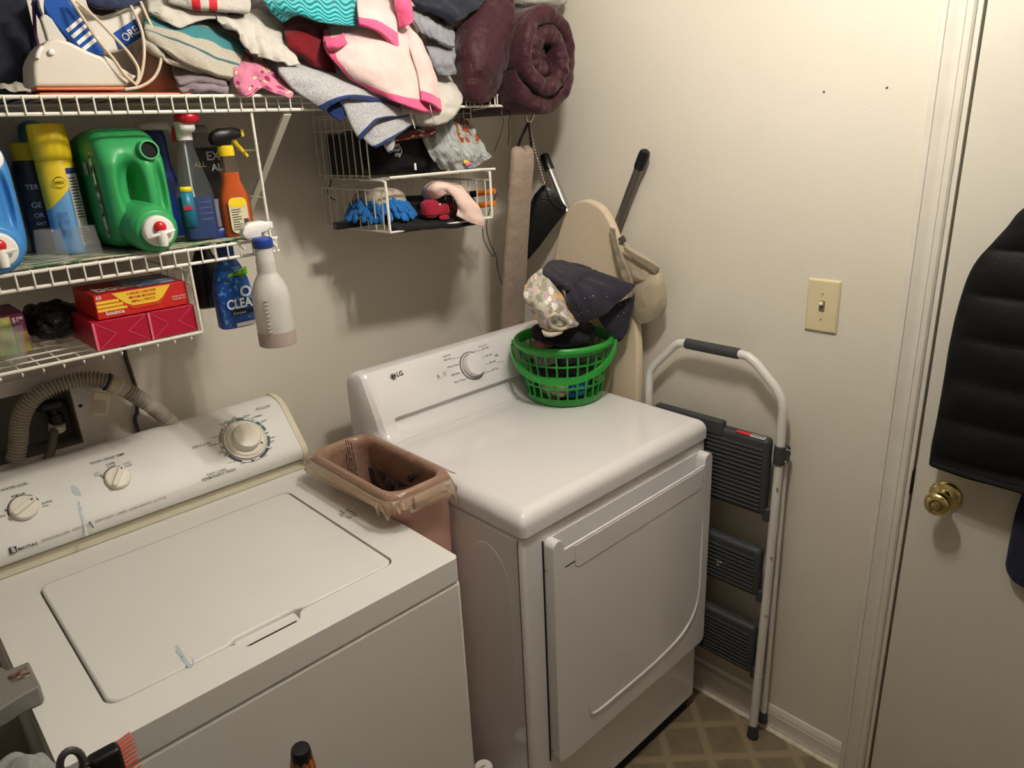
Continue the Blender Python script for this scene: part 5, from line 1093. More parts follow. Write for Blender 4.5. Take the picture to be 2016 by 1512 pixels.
for k, cc in enumerate(((236, 196, 90), (214, 110, 120), (110, 130, 180))): q = aty(918+4*k, 318+5*k, -.285); MB().box(q+V(-.009, -.0008, -.004), q+V(.009, .0002, .004)).build('colour_print', mat('print_%d' % k, cc, .4), gbag)
# lower basket
blk = S_('black_cloth', [[(715, 395, -.06), (800, 388, -.05), (900, 385, -.05), (930, 385, -.05)], [(735, 420, -.17), (810, 412, -.17), (900, 408, -.17), (940, 405, -.17)], [(765, 445, -.27), (830, 440, -.27), (900, 432, -.27), (945, 425, -.27)], [(778, 455, -.306), (840, 449, -.312), (900, 444, -.310), (950, 438, -.300)]], BLKF, 'folded black cloth lining the lower basket', 'cloth', thick=.012, amp=.004, sc=30, seed=107)
br_ = aty(650, 425, -.15); MB().box((-.745, -.165, ZL_+.004), (-.60, -.145, ZL_+.022)).build('black_bar', BLKP, bevel=.002); tag(bpy.data.objects['black_bar'], 'black plastic bar poking out of the lower basket on the left', 'bar')
mt = thing('dusting_mitt', (-.635, -.2, ZL_), 'blue chenille dusting mitt with white mesh back in the lower basket', 'mitt')
MESH = fabric('white_mesh', (196, 184, 168), (160, 150, 136), 160, .9)
mc = V(-.632, -.185, ZL_+.060)
lump('mesh_back', mc, (.056, .068, .034), MESH, 2.6, 12, .004, 20, 108, mt)
CH = fabric('blue_chenille', (40, 118, 190), (24, 92, 164), 500, .8)
nub0 = MB().sbox((0, 0, 0), (.0065, .0065, .016), 2.3, 4, lambda q: V(0, 0, 0)).me('chenille_nub'); nub0.materials.append(CH)
random.seed(11)
for i in range(96):
    a = 2*math.pi*i/32 + random.uniform(-.08, .08); ring = i//32
    rx, ry = .058+.008*ring, .070+.008*ring
    p = mc+V(rx*math.cos(a), ry*math.sin(a), -.002-.013*ring+random.uniform(-.004, .004))
    o = bpy.data.objects.new('chenille_nub', nub0); COL.objects.link(o)
    d = V(math.cos(a)*.7, math.sin(a)*.7, -.75+random.uniform(-.3, .3)).normalized()
    o.matrix_basis = Matrix.Translation(p) @ d.to_track_quat('Z', 'Y').to_matrix().to_4x4(); o.parent = mt; o.matrix_parent_inverse = mt.matrix_basis.inverted()
rg = thing('red_glove', aty(850, 420, -.28), 'red knitted glove in the lower basket', 'glove')
RK = fabric('red_knit', (168, 34, 56), (140, 24, 44), 500, .6)
gc = V(-.535, -.275, ZL_+.034)
MB().sbox(gc+V(-.012, 0, .004), (.024, .018, .022), 3, 8, lambda q: q*(.0014*math.sin(14*math.atan2(q.y, q.z)))).build('cuff', RK, rg, sub=1)
lump('palm', gc+V(.018, .0, -.002), (.026, .018, .017), RK, 2.4, 8, .004, 40, 110, rg)
for k, (dx, dz) in enumerate(((.044, -.010), (.048, .0), (.042, .008), (.020, -.020))): MB().sbox(gc+V(dx, -.006*k+.006, dz), (.016, .0075, .0070), 2.4, 6).build('finger', RK, rg, sub=1)
MB().add([gc+V(.0, -.0195, .012), gc+V(.008, -.0195, .012), gc+V(.005, -.0195, .017)], [(0, 1, 2)]).build('brand_mark', WPL, rg, solid=.0006)
PF = fabric('blush_fleece', (238, 208, 198), (228, 194, 184), 800, .4)
S_('fleece_headband', [[(838, 395, -.20), (832, 378, -.20), (845, 368, -.20), (880, 364, -.19)], [(845, 394, -.25), (838, 372, -.25), (858, 358, -.25), (905, 365, -.25)], [(862, 390, -.285), (852, 372, -.29), (874, 362, -.295), (925, 388, -.30)], [(885, 378, -.305), (880, 372, -.310), (905, 378, -.322), (945, 412, -.328)], [(902, 398, -.312), (905, 405, -.322), (925, 420, -.332), (952, 434, -.326)], [(898, 425, -.312), (912, 432, -.320), (930, 440, -.328), (950, 446, -.322)]], PF, 'blush fleece headband spilling over the front of the lower basket', 'headband', thick=.007, amp=.003, sc=30, seed=111)
ORG = mat('orange_plastic', (240, 128, 36), .35)
for i, (v0, lab) in enumerate(((378, 'orange-handled tool poking right from the lower basket, upper of two'), (402, 'orange-handled tool poking right from the lower basket, lower of two'))):
    t = thing('orange_tool', aty(945, v0, -.22), lab, 'hand tool', 'orange tools')
    a, b, c = aty(900, v0+8, -.16), aty(940, v0+3, -.21), aty(972, v0-2, -.255)
    MB().tube([a, a.lerp(b, .6), b], .0085, 12).build('grip', BLKP, t)
    MB().tube([b.lerp(a, .12), b.lerp(c, .5), c, c+(c-b)*.06], lambda q: .0075 if q < .7 else .0082, 14).build('handle_end', ORG, t)
# thin black cords by the basket
CB = mat('black_cord', (18, 17, 17), .5)
def cordt(nm, pts, r, lab, cat='cord', m=CB, fn=aty): tag(MB().tube([fn(*q) for q in pts], r, 6, smooth=5).build(nm, m), lab, cat)
cordt('thin_cable', [(968, 330, -.31), (1000, 345, -.2), (978, 380, -.24), (962, 420, -.26), (958, 450, -.28), (965, 480, -.26), (976, 502, -.24), (980, 530, -.22), (988, 560, -.2)][2:], .0013, 'thin black cord hanging from the right side of the lower basket')
cordt('cable', [(950, 448, -.25), (952, 470, -.25), (962, 492, -.25), (970, 505, -.245), (973, 498, -.245)], .0011, 'thin black cable end looping beside the hanging cord', 'cable')
cordt('black_wire', [(652, 352, -.03), (650, 365, -.03), (645, 375, -.03), (650, 388, -.03), (660, 394, -.03)], .0014, 'twisted black wire at the left rear of the wire basket', 'wire')
cordt('clothes_hanger', [(990, 208, -.30), (988, 225, -.29), (991, 240, -.27), (986, 262, -.24), (978, 285, -.22), (972, 300, -.21)], .0011, 'bare metal hanger wire hanging from the end of the top shelf', 'hanger', mat('steel', (190, 190, 188)))
cordt('hook_wire', [(996, 206, -.31), (1001, 220, -.31), (1005, 226, -.31), (1002, 238, -.30), (1002, 262, -.28), (1000, 285, -.27)], .0011, 'thin dark hook wire beside the bare hanger', 'hook', mat('dark_metal', (60, 58, 54)))
# ------------------------------------------------------------------ hook with bolster and purse
hk = thing('shelf_hook', aty(1046, 225, -.315), 'metal hook clipped over the end of the top shelf', 'hook')
MB().tube([V(-.238, -.312, 1.775), aty(1052, 205, -.322), aty(1050, 225, -.322), aty(1044, 239, -.322), aty(1037, 238, -.322), aty(1034, 226, -.322)], .0026, 8, smooth=5).build('hook', mat('steel', (190, 190, 188)), hk)
bo = thing('fleece_bolster', V(-.25, -.24, 1.13), 'long tan fleece bolster hanging from the shelf hook', 'bolster')
TAN = fabric('tan_fleece', (164, 146, 130), (150, 132, 117), 700, .35)
R = []
cl = [(1028, 304, -.292, .050), (1027, 330, -.288, .052), (1023, 380, -.270, .053), (1019, 440, -.245, .055), (1015, 500, -.215, .058), (1012, 560, -.185, .061), (1009, 620, -.150, .064), (1007, 680, -.118, .060)]
ex = [(1027, 290, -.292, .030)]
for k, (u, v, y, hw_) in enumerate(crom([Vector(q) for q in cl], 4)):
    c = aty(u, v, y); R.append([c+V(hw_*.92*math.copysign(abs(math.cos(t))**.8, math.cos(t)), .022*math.sin(t)+hw_*.18*math.cos(t), 0) for t in [2*math.pi*i/32 for i in range(32)]])
for r_ in R[:3]: pass
# heart-shaped top: close the first ring upward with two lobes
c0 = aty(1028, 304, -.292); topr = []; r0_ = R[0]
for h_ in (.15, .35, .55, .72, .86, .95, 1.0):
    ring = []
    for i in range(32):
        x = max(-1, min(1, (r0_[i].x-c0.x)/(.050*.92))); lobe = math.sqrt(max(0, 1-((abs(x)-.5)/.5)**2))
        mid = c0+V(r0_[i].x-c0.x, .050*.18*x*.99, 0); p = mid.lerp(r0_[i], math.sqrt(max(.0004, 1-h_*h_)))
        ring.append(p+V(0, 0, h_*(.002+.020*lobe)))
    topr.append(ring)
MB().loft(list(reversed(topr))+R).build('bolster_body', TAN, bo, ang=0, fixn=True)
pip = [r_[0] for r_ in R]; MB().tube([p+V(.0005, -.001, 0) for p in pip], .0018, 6).build('piping', mat('tan_piping', (150, 112, 88), .7), bo)
hkp = aty(1041, 240, -.322)
for q in ((1019, 293), (1046, 296)): MB().tube([hkp, aty(q[0]*.6+1041*.4+(-2 if q[0] < 1030 else 1), q[1]*.6+240*.4, -.308), aty(q[0], q[1], -.292)], .0038, 8, smooth=4).build('hanging_cord', CB, bo)
pu = thing('black_purse', aty(1075, 430, -.27), 'small black leather purse on a silver chain', 'purse')
PB = mat('black_leather', (14, 14, 15), .3, bump=(200, .15))
pz = [(1042, 412), (1056, 382), (1072, 364), (1088, 378), (1104, 396), (1113, 408), (1108, 420), (1080, 456), (1058, 486), (1036, 512), (1034, 470)]
A = [aty(u, v, -.268+max(0, 1113-u)/79*.078) for u, v in pz]; cA = sum(A, V(0, 0, 0))/len(A)
MB().loft([[cA+(p-cA)*.86+V(0, -.012, 0) for p in A], [cA+(p-cA)*.97+V(0, -.009, 0) for p in A], A, [cA+(p-cA)*.97+V(0, .010, 0) for p in A], [cA+(p-cA)*.86+V(0, .013, 0) for p in A]]).build('purse_body', PB, pu, fixn=True, ang=50)
MB().tube([aty(1073, 367, -.243), aty(1082, 388, -.252), aty(1096, 404, -.266), aty(1108, 410, -.277), aty(1112, 408, -.279)], .0016, 6, smooth=5).build('zip_edge', mat('gloss_black', (36, 36, 38), .15), pu)
cp_ = crom([hkp, aty(1051, 290, -.31), aty(1062, 330, -.270), aty(1073, 366, -.240)], 14)
lk = MB().lathe([(.0016, -.0005), (.0022, 0), (.0016, .0005)], (0, 0, 0), seg=8).me('chain_link'); lk.materials.append(mat('chain_silver', (206, 204, 200), .2, 1))
for i in range(0, len(cp_)-1):
    o = bpy.data.objects.new('chain_link', lk); COL.objects.link(o); o.parent = pu; o.matrix_parent_inverse = pu.matrix_basis.inverted()
    o.matrix_basis = Matrix.Translation(cp_[i]) @ Matrix.Rotation(.9 if i % 2 else 2.3, 4, 'Z') @ Matrix.Rotation(1.3, 4, 'X') @ Matrix.Scale(1.5, 4)
# ------------------------------------------------------------------ ironing board in the corner with hat
ib = thing('ironing_board', (-.045, -.38, 0), 'tan covered ironing board standing behind the dryer with black-capped legs', 'ironing board')
out = [(1080, 560), (1087, 510), (1096, 460), (1110, 420), (1126, 401), (1146, 394), (1165, 399), (1184, 414), (1200, 442), (1212, 478), (1226, 530), (1240, 590), (1249, 640), (1253, 700), (1252, 770)]
P2 = [atx(u, v, -.068) for u, v in out]; P2 = crom(P2, 4)
yL, yR = P2[0].y, P2[-1].y
P2 = [V(-.068, yR, .03)][::-1] + [V(-.068, -.222, .03), V(-.068, -.190, 1.0)] + P2
MB().loft([[V(-.036, p.y, p.z) for p in P2], [V(-.056, p.y, p.z) for p in P2], [V(-.062, p.y*.98-.0076, p.z-.004 if p.z > .05 else p.z) for p in P2]]).build('padded_board', fabric('tan_canvas', (212, 196, 170), (204, 187, 160), 600, .15, folds=.1), ib, bevel=.004, fixn=True, ang=50)
def leg(p, q, m):
    MB().tube([atx(*p), atx(*q)], .0125, 16).build('leg', m, ib)
    a, b = atx(*p), atx(*q); d = (a-b).normalized()
    MB().lathe([(.0145, -.038), (.0155, -.030), (.0155, .0), (.013, .010), (.007, .0145), (0, .0155)], a, d, 20, cap=False).build('rubber_cap', BLKP, ib)
leg((1073, 312, -.030), (1116, 418, -.030), mat('brushed_steel', (176, 172, 166), .28, .9)); leg((1268, 305, -.030), (1202, 480, -.022), mat('grey_steel', (112, 108, 104), .35, .7))
KH = fabric('khaki_twill', (180, 168, 146), (168, 155, 132), 700, .3)
ht = thing('khaki_cap', atx(1260, 560, -.05), 'khaki cap hanging from the ironing board leg', 'cap')
sheet('bill', [[(1240, 562, -.060), (1262, 540, -.075), (1290, 528, -.075), (1306, 540, -.060)], [(1236, 590, -.062), (1262, 576, -.088), (1292, 560, -.088), (1312, 568, -.060)], [(1240, 616, -.060), (1264, 608, -.086), (1292, 596, -.084), (1313, 596, -.056)], [(1246, 634, -.054), (1266, 638, -.070), (1290, 628, -.068), (1308, 612, -.050)]], KH, 6, .004, .0015, 30, 121, ht, fn=atx)
sheet('crown_front', [[(1222, 472, -.040), (1250, 492, -.040), (1280, 510, -.040), (1303, 532, -.040)], [(1220, 490, -.070), (1246, 508, -.078), (1274, 522, -.078), (1300, 545, -.066)], [(1224, 520, -.078), (1246, 536, -.086), (1270, 548, -.086), (1294, 556, -.072)], [(1236, 560, -.070), (1254, 556, -.080), (1274, 552, -.080), (1292, 552, -.068)]], KH, 6, .004, .004, 36, 122, ht, fn=atx)
sheet('sweatband', [[(1226, 484, -.092), (1252, 500, -.094), (1278, 514, -.092), (1300, 528, -.080)], [(1230, 496, -.095), (1250, 512, -.098), (1272, 526, -.096), (1290, 540, -.084)]], mat('cap_inside', (128, 116, 96), .9), 6, .003, .002, 40, 123, ht, fn=atx)
sheet('side_strap', [[(1200, 446, -.075), (1212, 450, -.082)], [(1206, 480, -.080), (1218, 480, -.088)], [(1214, 515, -.084), (1228, 512, -.090)], [(1224, 545, -.082), (1240, 540, -.088)], [(1232, 566, -.076), (1248, 560, -.080)]], KH, 5, .004, .003, 50, 124, ht, fn=atx)
sheet('buckle_strap', [[(1216, 470, -.060), (1228, 462, -.066)], [(1224, 482, -.064), (1234, 474, -.07)]], fabric('dark_webbing', (70, 62, 54), (110, 100, 90), 220, .9), 4, .004, .001, 50, 125, ht, fn=atx)
# ------------------------------------------------------------------ laundry basket on the dryer
GP_ = mat('green_basket_plastic', (42, 150, 52), .35)
LB = V(-.205, -.392, ZT-.0005); HB = .172; RB, RT = .104, .131
lb = thing('laundry_basket', LB, 'round green plastic basket of clothes standing on the dryer', 'basket')
def rad(z): return RB+(RT-RB)*z/HB
MB().lathe([(0, .0), (RB, 0), (RB+.002, .003), (rad(.020)+.001, .020), (rad(.020)-.002, .0205), (RB-.003, .004), (0, .004)], LB, seg=56, cap=False).build('basket_base', GP_, lb, ang=40)
MB().lathe([(rad(.150)-.001, .146), (rad(.150)+.002, .148), (rad(.158)+.002, .158), (RT+.009, .160), (RT+.011, .164), (RT+.010, .170), (RT+.006, .1735), (RT-.001, .1735), (RT-.004, .168), (rad(.15)-.002, .150)], LB, seg=64, cap=False).build('rim', GP_, lb, ang=40)
for z in (.053, .086, .119):
    r = rad(z); MB().lathe([(r-.0015, z-.0026), (r+.0018, z-.0026), (r+.0020, z+.0026), (r-.0013, z+.0026), (r-.0015, z-.0026)], LB, seg=64, cap=False).build('ring', GP_, lb, ang=40)
rib = MB().loft([[V(rad(z)+dx, dy, z) for dx, dy in ((-.0015, -.0025), (.0024, -.0025), (.0024, .0025), (-.0015, .0025))] for z in (.016, .150)]).me('rib', ang=40); rib.materials.append(GP_)
for i in range(27):
    o = bpy.data.objects.new('rib', rib); COL.objects.link(o); o.parent = lb; o.matrix_parent_inverse = lb.matrix_basis.inverted()
    o.matrix_basis = Matrix.Translation(LB) @ Matrix.Rotation(2*math.pi*i/27, 4, 'Z')
Fv = V(CX.x-LB.x, CX.y-LB.y, 0).normalized(); Lv = V(Fv.y, -Fv.x, 0)
if Lv.dot(CR) > 0: Lv = -Lv
hp_ = []
for i in range(41):
    a = math.pi*i/40; hp_.append(LB+Lv*((RT+.015)*math.cos(a))+Fv*((RT+.015)*math.sin(a)*1.02)+V(0, 0, .158-.072*math.sin(a)**.9-.010*math.cos(a)))
hr_ = MB(); rings = []
for i, p in enumerate(hp_):
    t = (hp_[min(i+1, 40)]-hp_[max(i-1, 0)]).normalized(); o_ = V(p.x-LB.x, p.y-LB.y, 0).normalized(); u_ = o_.cross(t).normalized()
    rings.append([p+o_*a*.0035+u_*b*.0085 for a, b in ((-1, -1), (1, -1), (1.2, 0), (1, 1), (-1, 1))])
hr_.loft(rings).build('handle', GP_, lb, fixn=True, ang=50)
for s_ in (1, -1): MB().lathe([(0, -.004), (.008, -.004), (.008, .010), (0, .010)], LB+Lv*(s_*(RT+.006))+V(0, 0, .158), Lv*s_, 16, cap=False).build('pivot', GP_, lb)
# clothes inside, each a bundle of its own
def inb(nm, d, r, z, half, col, lab, seed, amp=.014):
    c = LB+Fv*r*math.cos(d)-Lv*r*math.sin(d)+V(0, 0, z)
    lump(nm, c, half, fabric(nm+'_cloth_%d' % seed, col, tuple(int(x*.75) for x in col), 500), 2.6, 12, amp, 30, seed); o = [x for x in COL.objects if x.name.startswith(nm)][-1]; tag(o, lab, 'garment')
inb('beige_garment', -.45, .042, .040, (.046, .046, .033), (206, 176, 156), 'crumpled beige garment low in the green basket', 131)
inb('blue_garment', .62, .040, .042, (.044, .044, .034), (40, 116, 176), 'bright blue garment low in the green basket', 132)
inb('black_garment', .1, .010, .095, (.088, .088, .040), (24, 22, 26), 'black garment filling the middle of the green basket', 133, .01)
inb('grey_shirt', -.85, .050, .122, (.046, .046, .026), (150, 142, 138), 'grey shirt at the left side inside the green basket', 134)
inb('dark_garment', .9, .045, .122, (.05, .05, .028), (34, 32, 36), 'dark garment at the right side inside the green basket', 135)
inb('rose_garment', -1.15, .060, .158, (.026, .030, .014), (176, 110, 106), 'small rose garment at the left rim of the green basket', 136)
inb('cream_garment', .0, .062, .058, (.028, .02, .016), (216, 196, 176), 'cream garment pressed against the front ribs of the basket', 137)
lump('dark_bundle', LB+V(.0, .0, .185), (.085, .085, .030), fabric('dark_navy_cloth', (30, 28, 40)), 2.6, 12, .012, 24, 138); tag(bpy.data.objects['dark_bundle'], 'dark bundle of clothes heaped at the top of the green basket', 'garment')
def floral(t, c, uv):
    v = t.n('ShaderNodeTexVoronoi', Scale=8.5); t.l(t.coord('UV'), v.inputs['Vector']); sp_ = t.n('ShaderNodeSeparateColor'); t.l(v.outputs['Color'], sp_.inputs[0])
    sb = t.n('ShaderNodeVectorMath', _operation='SUBTRACT'); t.l(t.coord('UV'), sb.inputs[0]); t.l(v.outputs['Position'], sb.inputs[1]); sx = t.n('ShaderNodeSeparateXYZ'); t.l(sb.outputs[0], sx.inputs[0])
    an = t.math('ARCTAN2', sx.outputs[1], sx.outputs[0]); d = v.outputs['Distance']
    dd_ = t.math('ADD', d, t.math('MULTIPLY', t.math('SINE', t.math('MULTIPLY', an, 8)), .06))
    base = t.mix(t.band(t.noise(9, 2, 'UV'), .5, 1), (150, 146, 132), (188, 182, 166))
    pet = t.mix(t.math('GREATER_THAN', sp_.outputs[0], .66), (204, 172, 186), (238, 178, 84)); pet = t.mix(t.math('GREATER_THAN', sp_.outputs[1], .58), pet, (238, 232, 222))
    base = t.mix(t.band(dd_, -.2, .43), base, pet); return t.mix(t.band(d, -.1, .12), base, (232, 168, 66))
FL = terry('floral_cotton', (222, 212, 190), scale=1200, strength=.15, pat=floral)
fs = thing('floral_shirt', LB+V(-.05, -.05, .17), 'pale floral cotton shirt heaped on the green basket', 'shirt')
sheet('shirt_body', [[(1036, 560, -.40), (1052, 540, -.38), (1070, 528, -.37), (1086, 540, -.37)], [(1032, 574, -.440), (1056, 560, -.460), (1082, 552, -.450), (1100, 566, -.42)], [(1034, 592, -.455), (1060, 590, -.490), (1092, 582, -.485), (1116, 592, -.45)], [(1046, 616, -.462), (1072, 620, -.505), (1102, 612, -.505), (1132, 622, -.47)], [(1060, 636, -.470), (1082, 642, -.505), (1112, 636, -.505), (1140, 636, -.475)], [(1068, 648, -.468), (1086, 654, -.498), (1114, 648, -.498), (1138, 640, -.47)]], FL, 6, .005, .006, 36, 141, fs)
CRB = fabric('cream_rib', (206, 196, 176), None, 500)
MB().tube([aty(*q) for q in ((1080, 628, -.515), (1084, 622, -.520), (1096, 620, -.522), (1110, 626, -.520), (1117, 636, -.516), (1112, 646, -.512), (1100, 648, -.512), (1086, 642, -.512))], .0045, 8, smooth=5, closed=True).build('neckband', CRB, fs)
sheet('sleeve', [[(1066, 648, -.48), (1085, 652, -.50), (1108, 646, -.50)], [(1068, 656, -.495), (1086, 660, -.515), (1108, 652, -.51)], [(1072, 662, -.49), (1090, 662, -.51), (1106, 656, -.50)]], CRB, 5, .005, .003, 36, 142, fs)
def glit():
    t = NT('navy_glitter'); b = t.b; b.inputs['Roughness'].default_value = .9; b.inputs['Sheen Weight'].default_value = .1
    v = t.n('ShaderNodeTexVoronoi', Scale=95.0); t.l(t.coord('Object'), v.inputs['Vector'])
    sp_ = t.n('ShaderNodeSeparateColor'); t.l(v.outputs['Color'], sp_.inputs[0])
    f = t.math('MULTIPLY', t.math('LESS_THAN', v.outputs['Distance'], .10), t.math('GREATER_THAN', sp_.outputs[0], .5))
    t.l(t.mix(f, (36, 30, 46), (230, 220, 210)), b.inputs['Base Color']); t.l(t.math('SUBTRACT', .9, t.math('MULTIPLY', f, .7)), b.inputs['Roughness']); t.bump(t.noise(500, 2), .3, .003); return t.m
GL = glit(); dr_ = thing('navy_dress', LB+V(0, 0, .19), 'navy glitter dress thrown over the top of the green basket', 'dress')
sheet('bodice', [[(1068, 528, -.40), (1084, 514, -.38), (1115, 514, -.37), (1165, 528, -.42)], [(1070, 542, -.440), (1092, 538, -.445), (1128, 536, -.440), (1172, 536, -.44)], [(1086, 552, -.455), (1104, 556, -.470), (1132, 556, -.465), (1174, 544, -.455)], [(1098, 566, -.450), (1114, 572, -.472), (1134, 568, -.468), (1172, 552, -.46)]], GL, 6, .006, .005, 30, 143, dr_)
sheet('skirt', [[(1112, 566, -.455), (1128, 560, -.475), (1148, 548, -.470), (1172, 532, -.440)], [(1116, 590, -.478), (1144, 582, -.505), (1176, 562, -.515), (1212, 546, -.505)], [(1128, 618, -.485), (1162, 608, -.520), (1200, 582, -.540), (1238, 556, -.542)], [(1146, 640, -.482), (1180, 624, -.520), (1218, 596, -.550), (1253, 562, -.562)]], GL, 7, .006, .005, 30, 144, dr_, ripple=lambda a, b: .005*(1-b)*math.sin(a*26)+.003*math.sin(a*12))
sheet('lower_skirt', [[(1176, 624, -.490), (1200, 606, -.505), (1228, 590, -.530), (1250, 582, -.556)], [(1186, 640, -.500), (1206, 630, -.515), (1230, 618, -.535), (1246, 608, -.552)], [(1200, 656, -.505), (1214, 650, -.518), (1230, 642, -.534), (1238, 632, -.545)], [(1214, 674, -.510), (1222, 672, -.518), (1228, 666, -.528), (1232, 656, -.538)]], GL, 6, .006, .005, 34, 145, dr_)
# ------------------------------------------------------------------ waste bin and bag between the machines
BINP = mat('dusty_pink_plastic', (204, 162, 148), .4)
wb = thing('waste_bin', (-.846, -.43, 0), 'slim dusty-pink plastic waste bin between washer and dryer', 'waste bin')
def bring(z, cx, hx_, hy_, r, cy=-.432, n=6): return [V(a, b, z) for a, b in rrect(cx-hx_, cx+hx_, cy-hy_, cy+hy_, r, n)]
RZ = .984; RCX = -.872
MB().loft([bring(0, -.845, .050, .125, .03), bring(.02, -.845, .052, .127, .03), bring(.60, -.845, .061, .148, .035), bring(.900, -.846, .0655, .158, .04), bring(.925, -.854, .068, .160, .042), bring(.975, -.868, .072, .163, .045)], cap=False).build('bin_body', BINP, wb, fixn=True, solid=.002)
MB().tube([p for p in bring(RZ-.004, RCX, .074, .165, .046)], .009, 10, closed=True).build('rim', BINP, wb)
MB().add(bring(.01, -.845, .05, .125, .03), [tuple(range(28))]).build('bin_floor', BINP, wb)
def bagm(name, col, a):
    t = NT(name); b = t.b; b.inputs['Roughness'].default_value = .28; b.inputs['Alpha'].default_value = a
    t.l(t.mix(t.noise(30, 4), col, tuple(int(c*.86) for c in col)), b.inputs['Base Color']); t.bump(t.noise(55, 4), .55, .006); return t.m
BAGM = bagm('brown_bag_film', (166, 132, 113), .95); BAGF = bagm('brown_bag_film_thin', (200, 174, 146), .42)
bg = thing('bin_liner', (-.86, -.43, .5), 'crinkled brown plastic bag lining the slim bin', 'bin liner')
rings = []
for z, hx_, hy_, cx in ((.52, .050, .135, -.846), (.70, .055, .142, -.847), (.86, .059, .150, -.850), (.94, .0635, .154, -.862), (.968, .0620, .1530, -.869), (.985, .0630, .154, RCX), (.9945, .0680, .159, RCX), (.9980, .0745, .1655, RCX), (.994, .082, .173, RCX), (.980, .0865, .1775, RCX)):
    r = bring(z, cx, hx_, hy_, .04, n=8); rings.append([p+V(p.x-cx, (p.y+.43)*.4, 0).normalized()*(.0022*fnoise(p, 60, 7)) for p in r])
MB().loft(rings, cap=False).build('liner', BAGM, bg, solid=.0006, ang=0, sub=1)
# skirt of loose film outside the rim, ragged, none on one corner
def skirt(a0, a1, drop, nm, seed):
    base = bring(.986, RCX, .0835, .1745, .046, n=24); n = len(base); rows = []
    n_ = int(abs(a1-a0)*n)+1; idx = [(int(a0*n)+i) % n for i in range(n_)]
    for k in range(6):
        row = []
        for i, q in enumerate(idx):
            p = base[q]; o_ = V(p.x-RCX, (p.y+.432)*.45, 0).normalized(); d = drop*(.15+1.1*abs(fnoise((q*.23, seed, 0), 1.0, seed))+.5*abs(fnoise((q*.35, seed, 0), 1.0, seed+4)))*(k/5)
            row.append(p+o_*(.004+.003*k+.022*math.sin(k*.6)*abs(fnoise((q*.33, k*.5, 0), 1, seed+2))+.008*fnoise((q*.3, k*.6, 0), 1, seed))+V(0, 0, -d+.002*fnoise((q*.5, k, 3), 1, seed)))
            if row[-1].x < -.905: row[-1].z = max(row[-1].z, .9165)
        rows.append(row)
    b = MB(); b.grid(rows); b.build(nm, BAGF, bg, solid=.0004, ang=0, sub=1)
skirt(.27, .52, .045, 'loose_film', 3); skirt(.50, .76, .050, 'loose_film', 5); skirt(.74, .92, .085, 'loose_film', 8); skirt(-.06, .26, .022, 'loose_film', 11)
INKB = mat('navy_print', (22, 24, 36), .5)
def binpr(px, xx=-.8145): MB().add([atx(u, v, xx)+V(-.0016, 0, 0) for u, v in px], [tuple(range(len(px)))]).build('printed_logo', INKB, bg, solid=.0006)
binpr([(726, 920), (737, 921), (745, 948), (760, 968), (748, 970), (732, 950)]); binpr([(746, 925), (764, 934), (756, 952)]); binpr([(767, 939), (780, 958), (774, 968), (757, 962)]); binpr([(782, 944), (806, 955), (786, 962)]); binpr([(803, 936), (816, 930), (822, 938), (812, 950), (804, 948)])
for k in range(26):
    for dx in (0, 5, 9, 14):
        if (k*7+dx*3) % 6 == 0 or (dx == 0 and k < 8): continue
        q = aty(676+dx+k*.65, 868+3.4*k, -.2985); MB().box(q+V(-.0011, -.0005, -.0018), q+V(.0009, .0005, .0016)).build('print_line', INKB, bg)
# white bottle standing on the floor in the gap
wbq = V(-.838, -.69, 0)
wj = thing('floor_bottle', wbq, 'white jug standing on the floor between washer and dryer', 'jug')
bottle('bottle_body', wbq, [(0, .045, .045, 2.4), (.006, .049, .049, 2.4), (.17, .049, .049, 2.4), (.21, .034, .034, 2), (.235, .019, .019, 2), (.255, .018, .018, 2)], WPL, wj)
MB().lathe([(.021, 0), (.022, .003), (.022, .020), (.018, .024), (0, .024)], wbq+V(0, 0, .250), seg=24, cap=False).build('cap', WPL, wj)
MB().tube([wbq+V(-.018, .004, .266), wbq+V(-.024, .0, .280), wbq+V(-.010, -.004, .286), wbq+V(.004, -.004, .276)], .0022, 8, smooth=5).build('cap_strap', WPL, wj)
# ------------------------------------------------------------------ folding step ladder
LW = mat('ladder_enamel', (214, 212, 206), .3); LG_ = mat('ladder_charcoal', (58, 60, 62), .55, bump=(300, .1)); RIV = mat('rivet', (190, 186, 178), .3, .8)
ld = thing('step_ladder', (-.06, -.77, 0), 'folded white step ladder with charcoal treads leaning between dryer and wall', 'step ladder')
yn, yf_ = -.9735, -.575
rail = [V(-.071, yn+.001, .030), V(-.060, yn-.002, .50), V(-.052, yn-.002, .90), V(-.050, yn, 1.010), V(-.050, yn+.006, 1.032), V(-.050, yn+.024, 1.060), V(-.050, -.893, 1.112), V(-.050, -.872, 1.124), V(-.050, -.850, 1.126), V(-.050, -.690, 1.126), V(-.050, -.668, 1.122), V(-.050, -.655, 1.112), V(-.050, -.592, 1.046), V(-.050, -.578, 1.025), V(-.050, yf_, 1.0), V(-.052, yf_, .90), V(-.060, yf_, .50), V(-.071, yf_, .030)]
pr = []
for i in range(len(rail)-1):
    for k in range(5): pr.append(rail[i].lerp(rail[i+1], k/5))
pr.append(rail[-1]); MB().tube(pr, .0112, 14).build('frame', LW, ld, ang=60)
MB().tube([V(-.050, -.848, 1.1262), V(-.050, -.692, 1.1262)], .0142, 16).build('hand_grip', LG_, ld, bevel=.002)
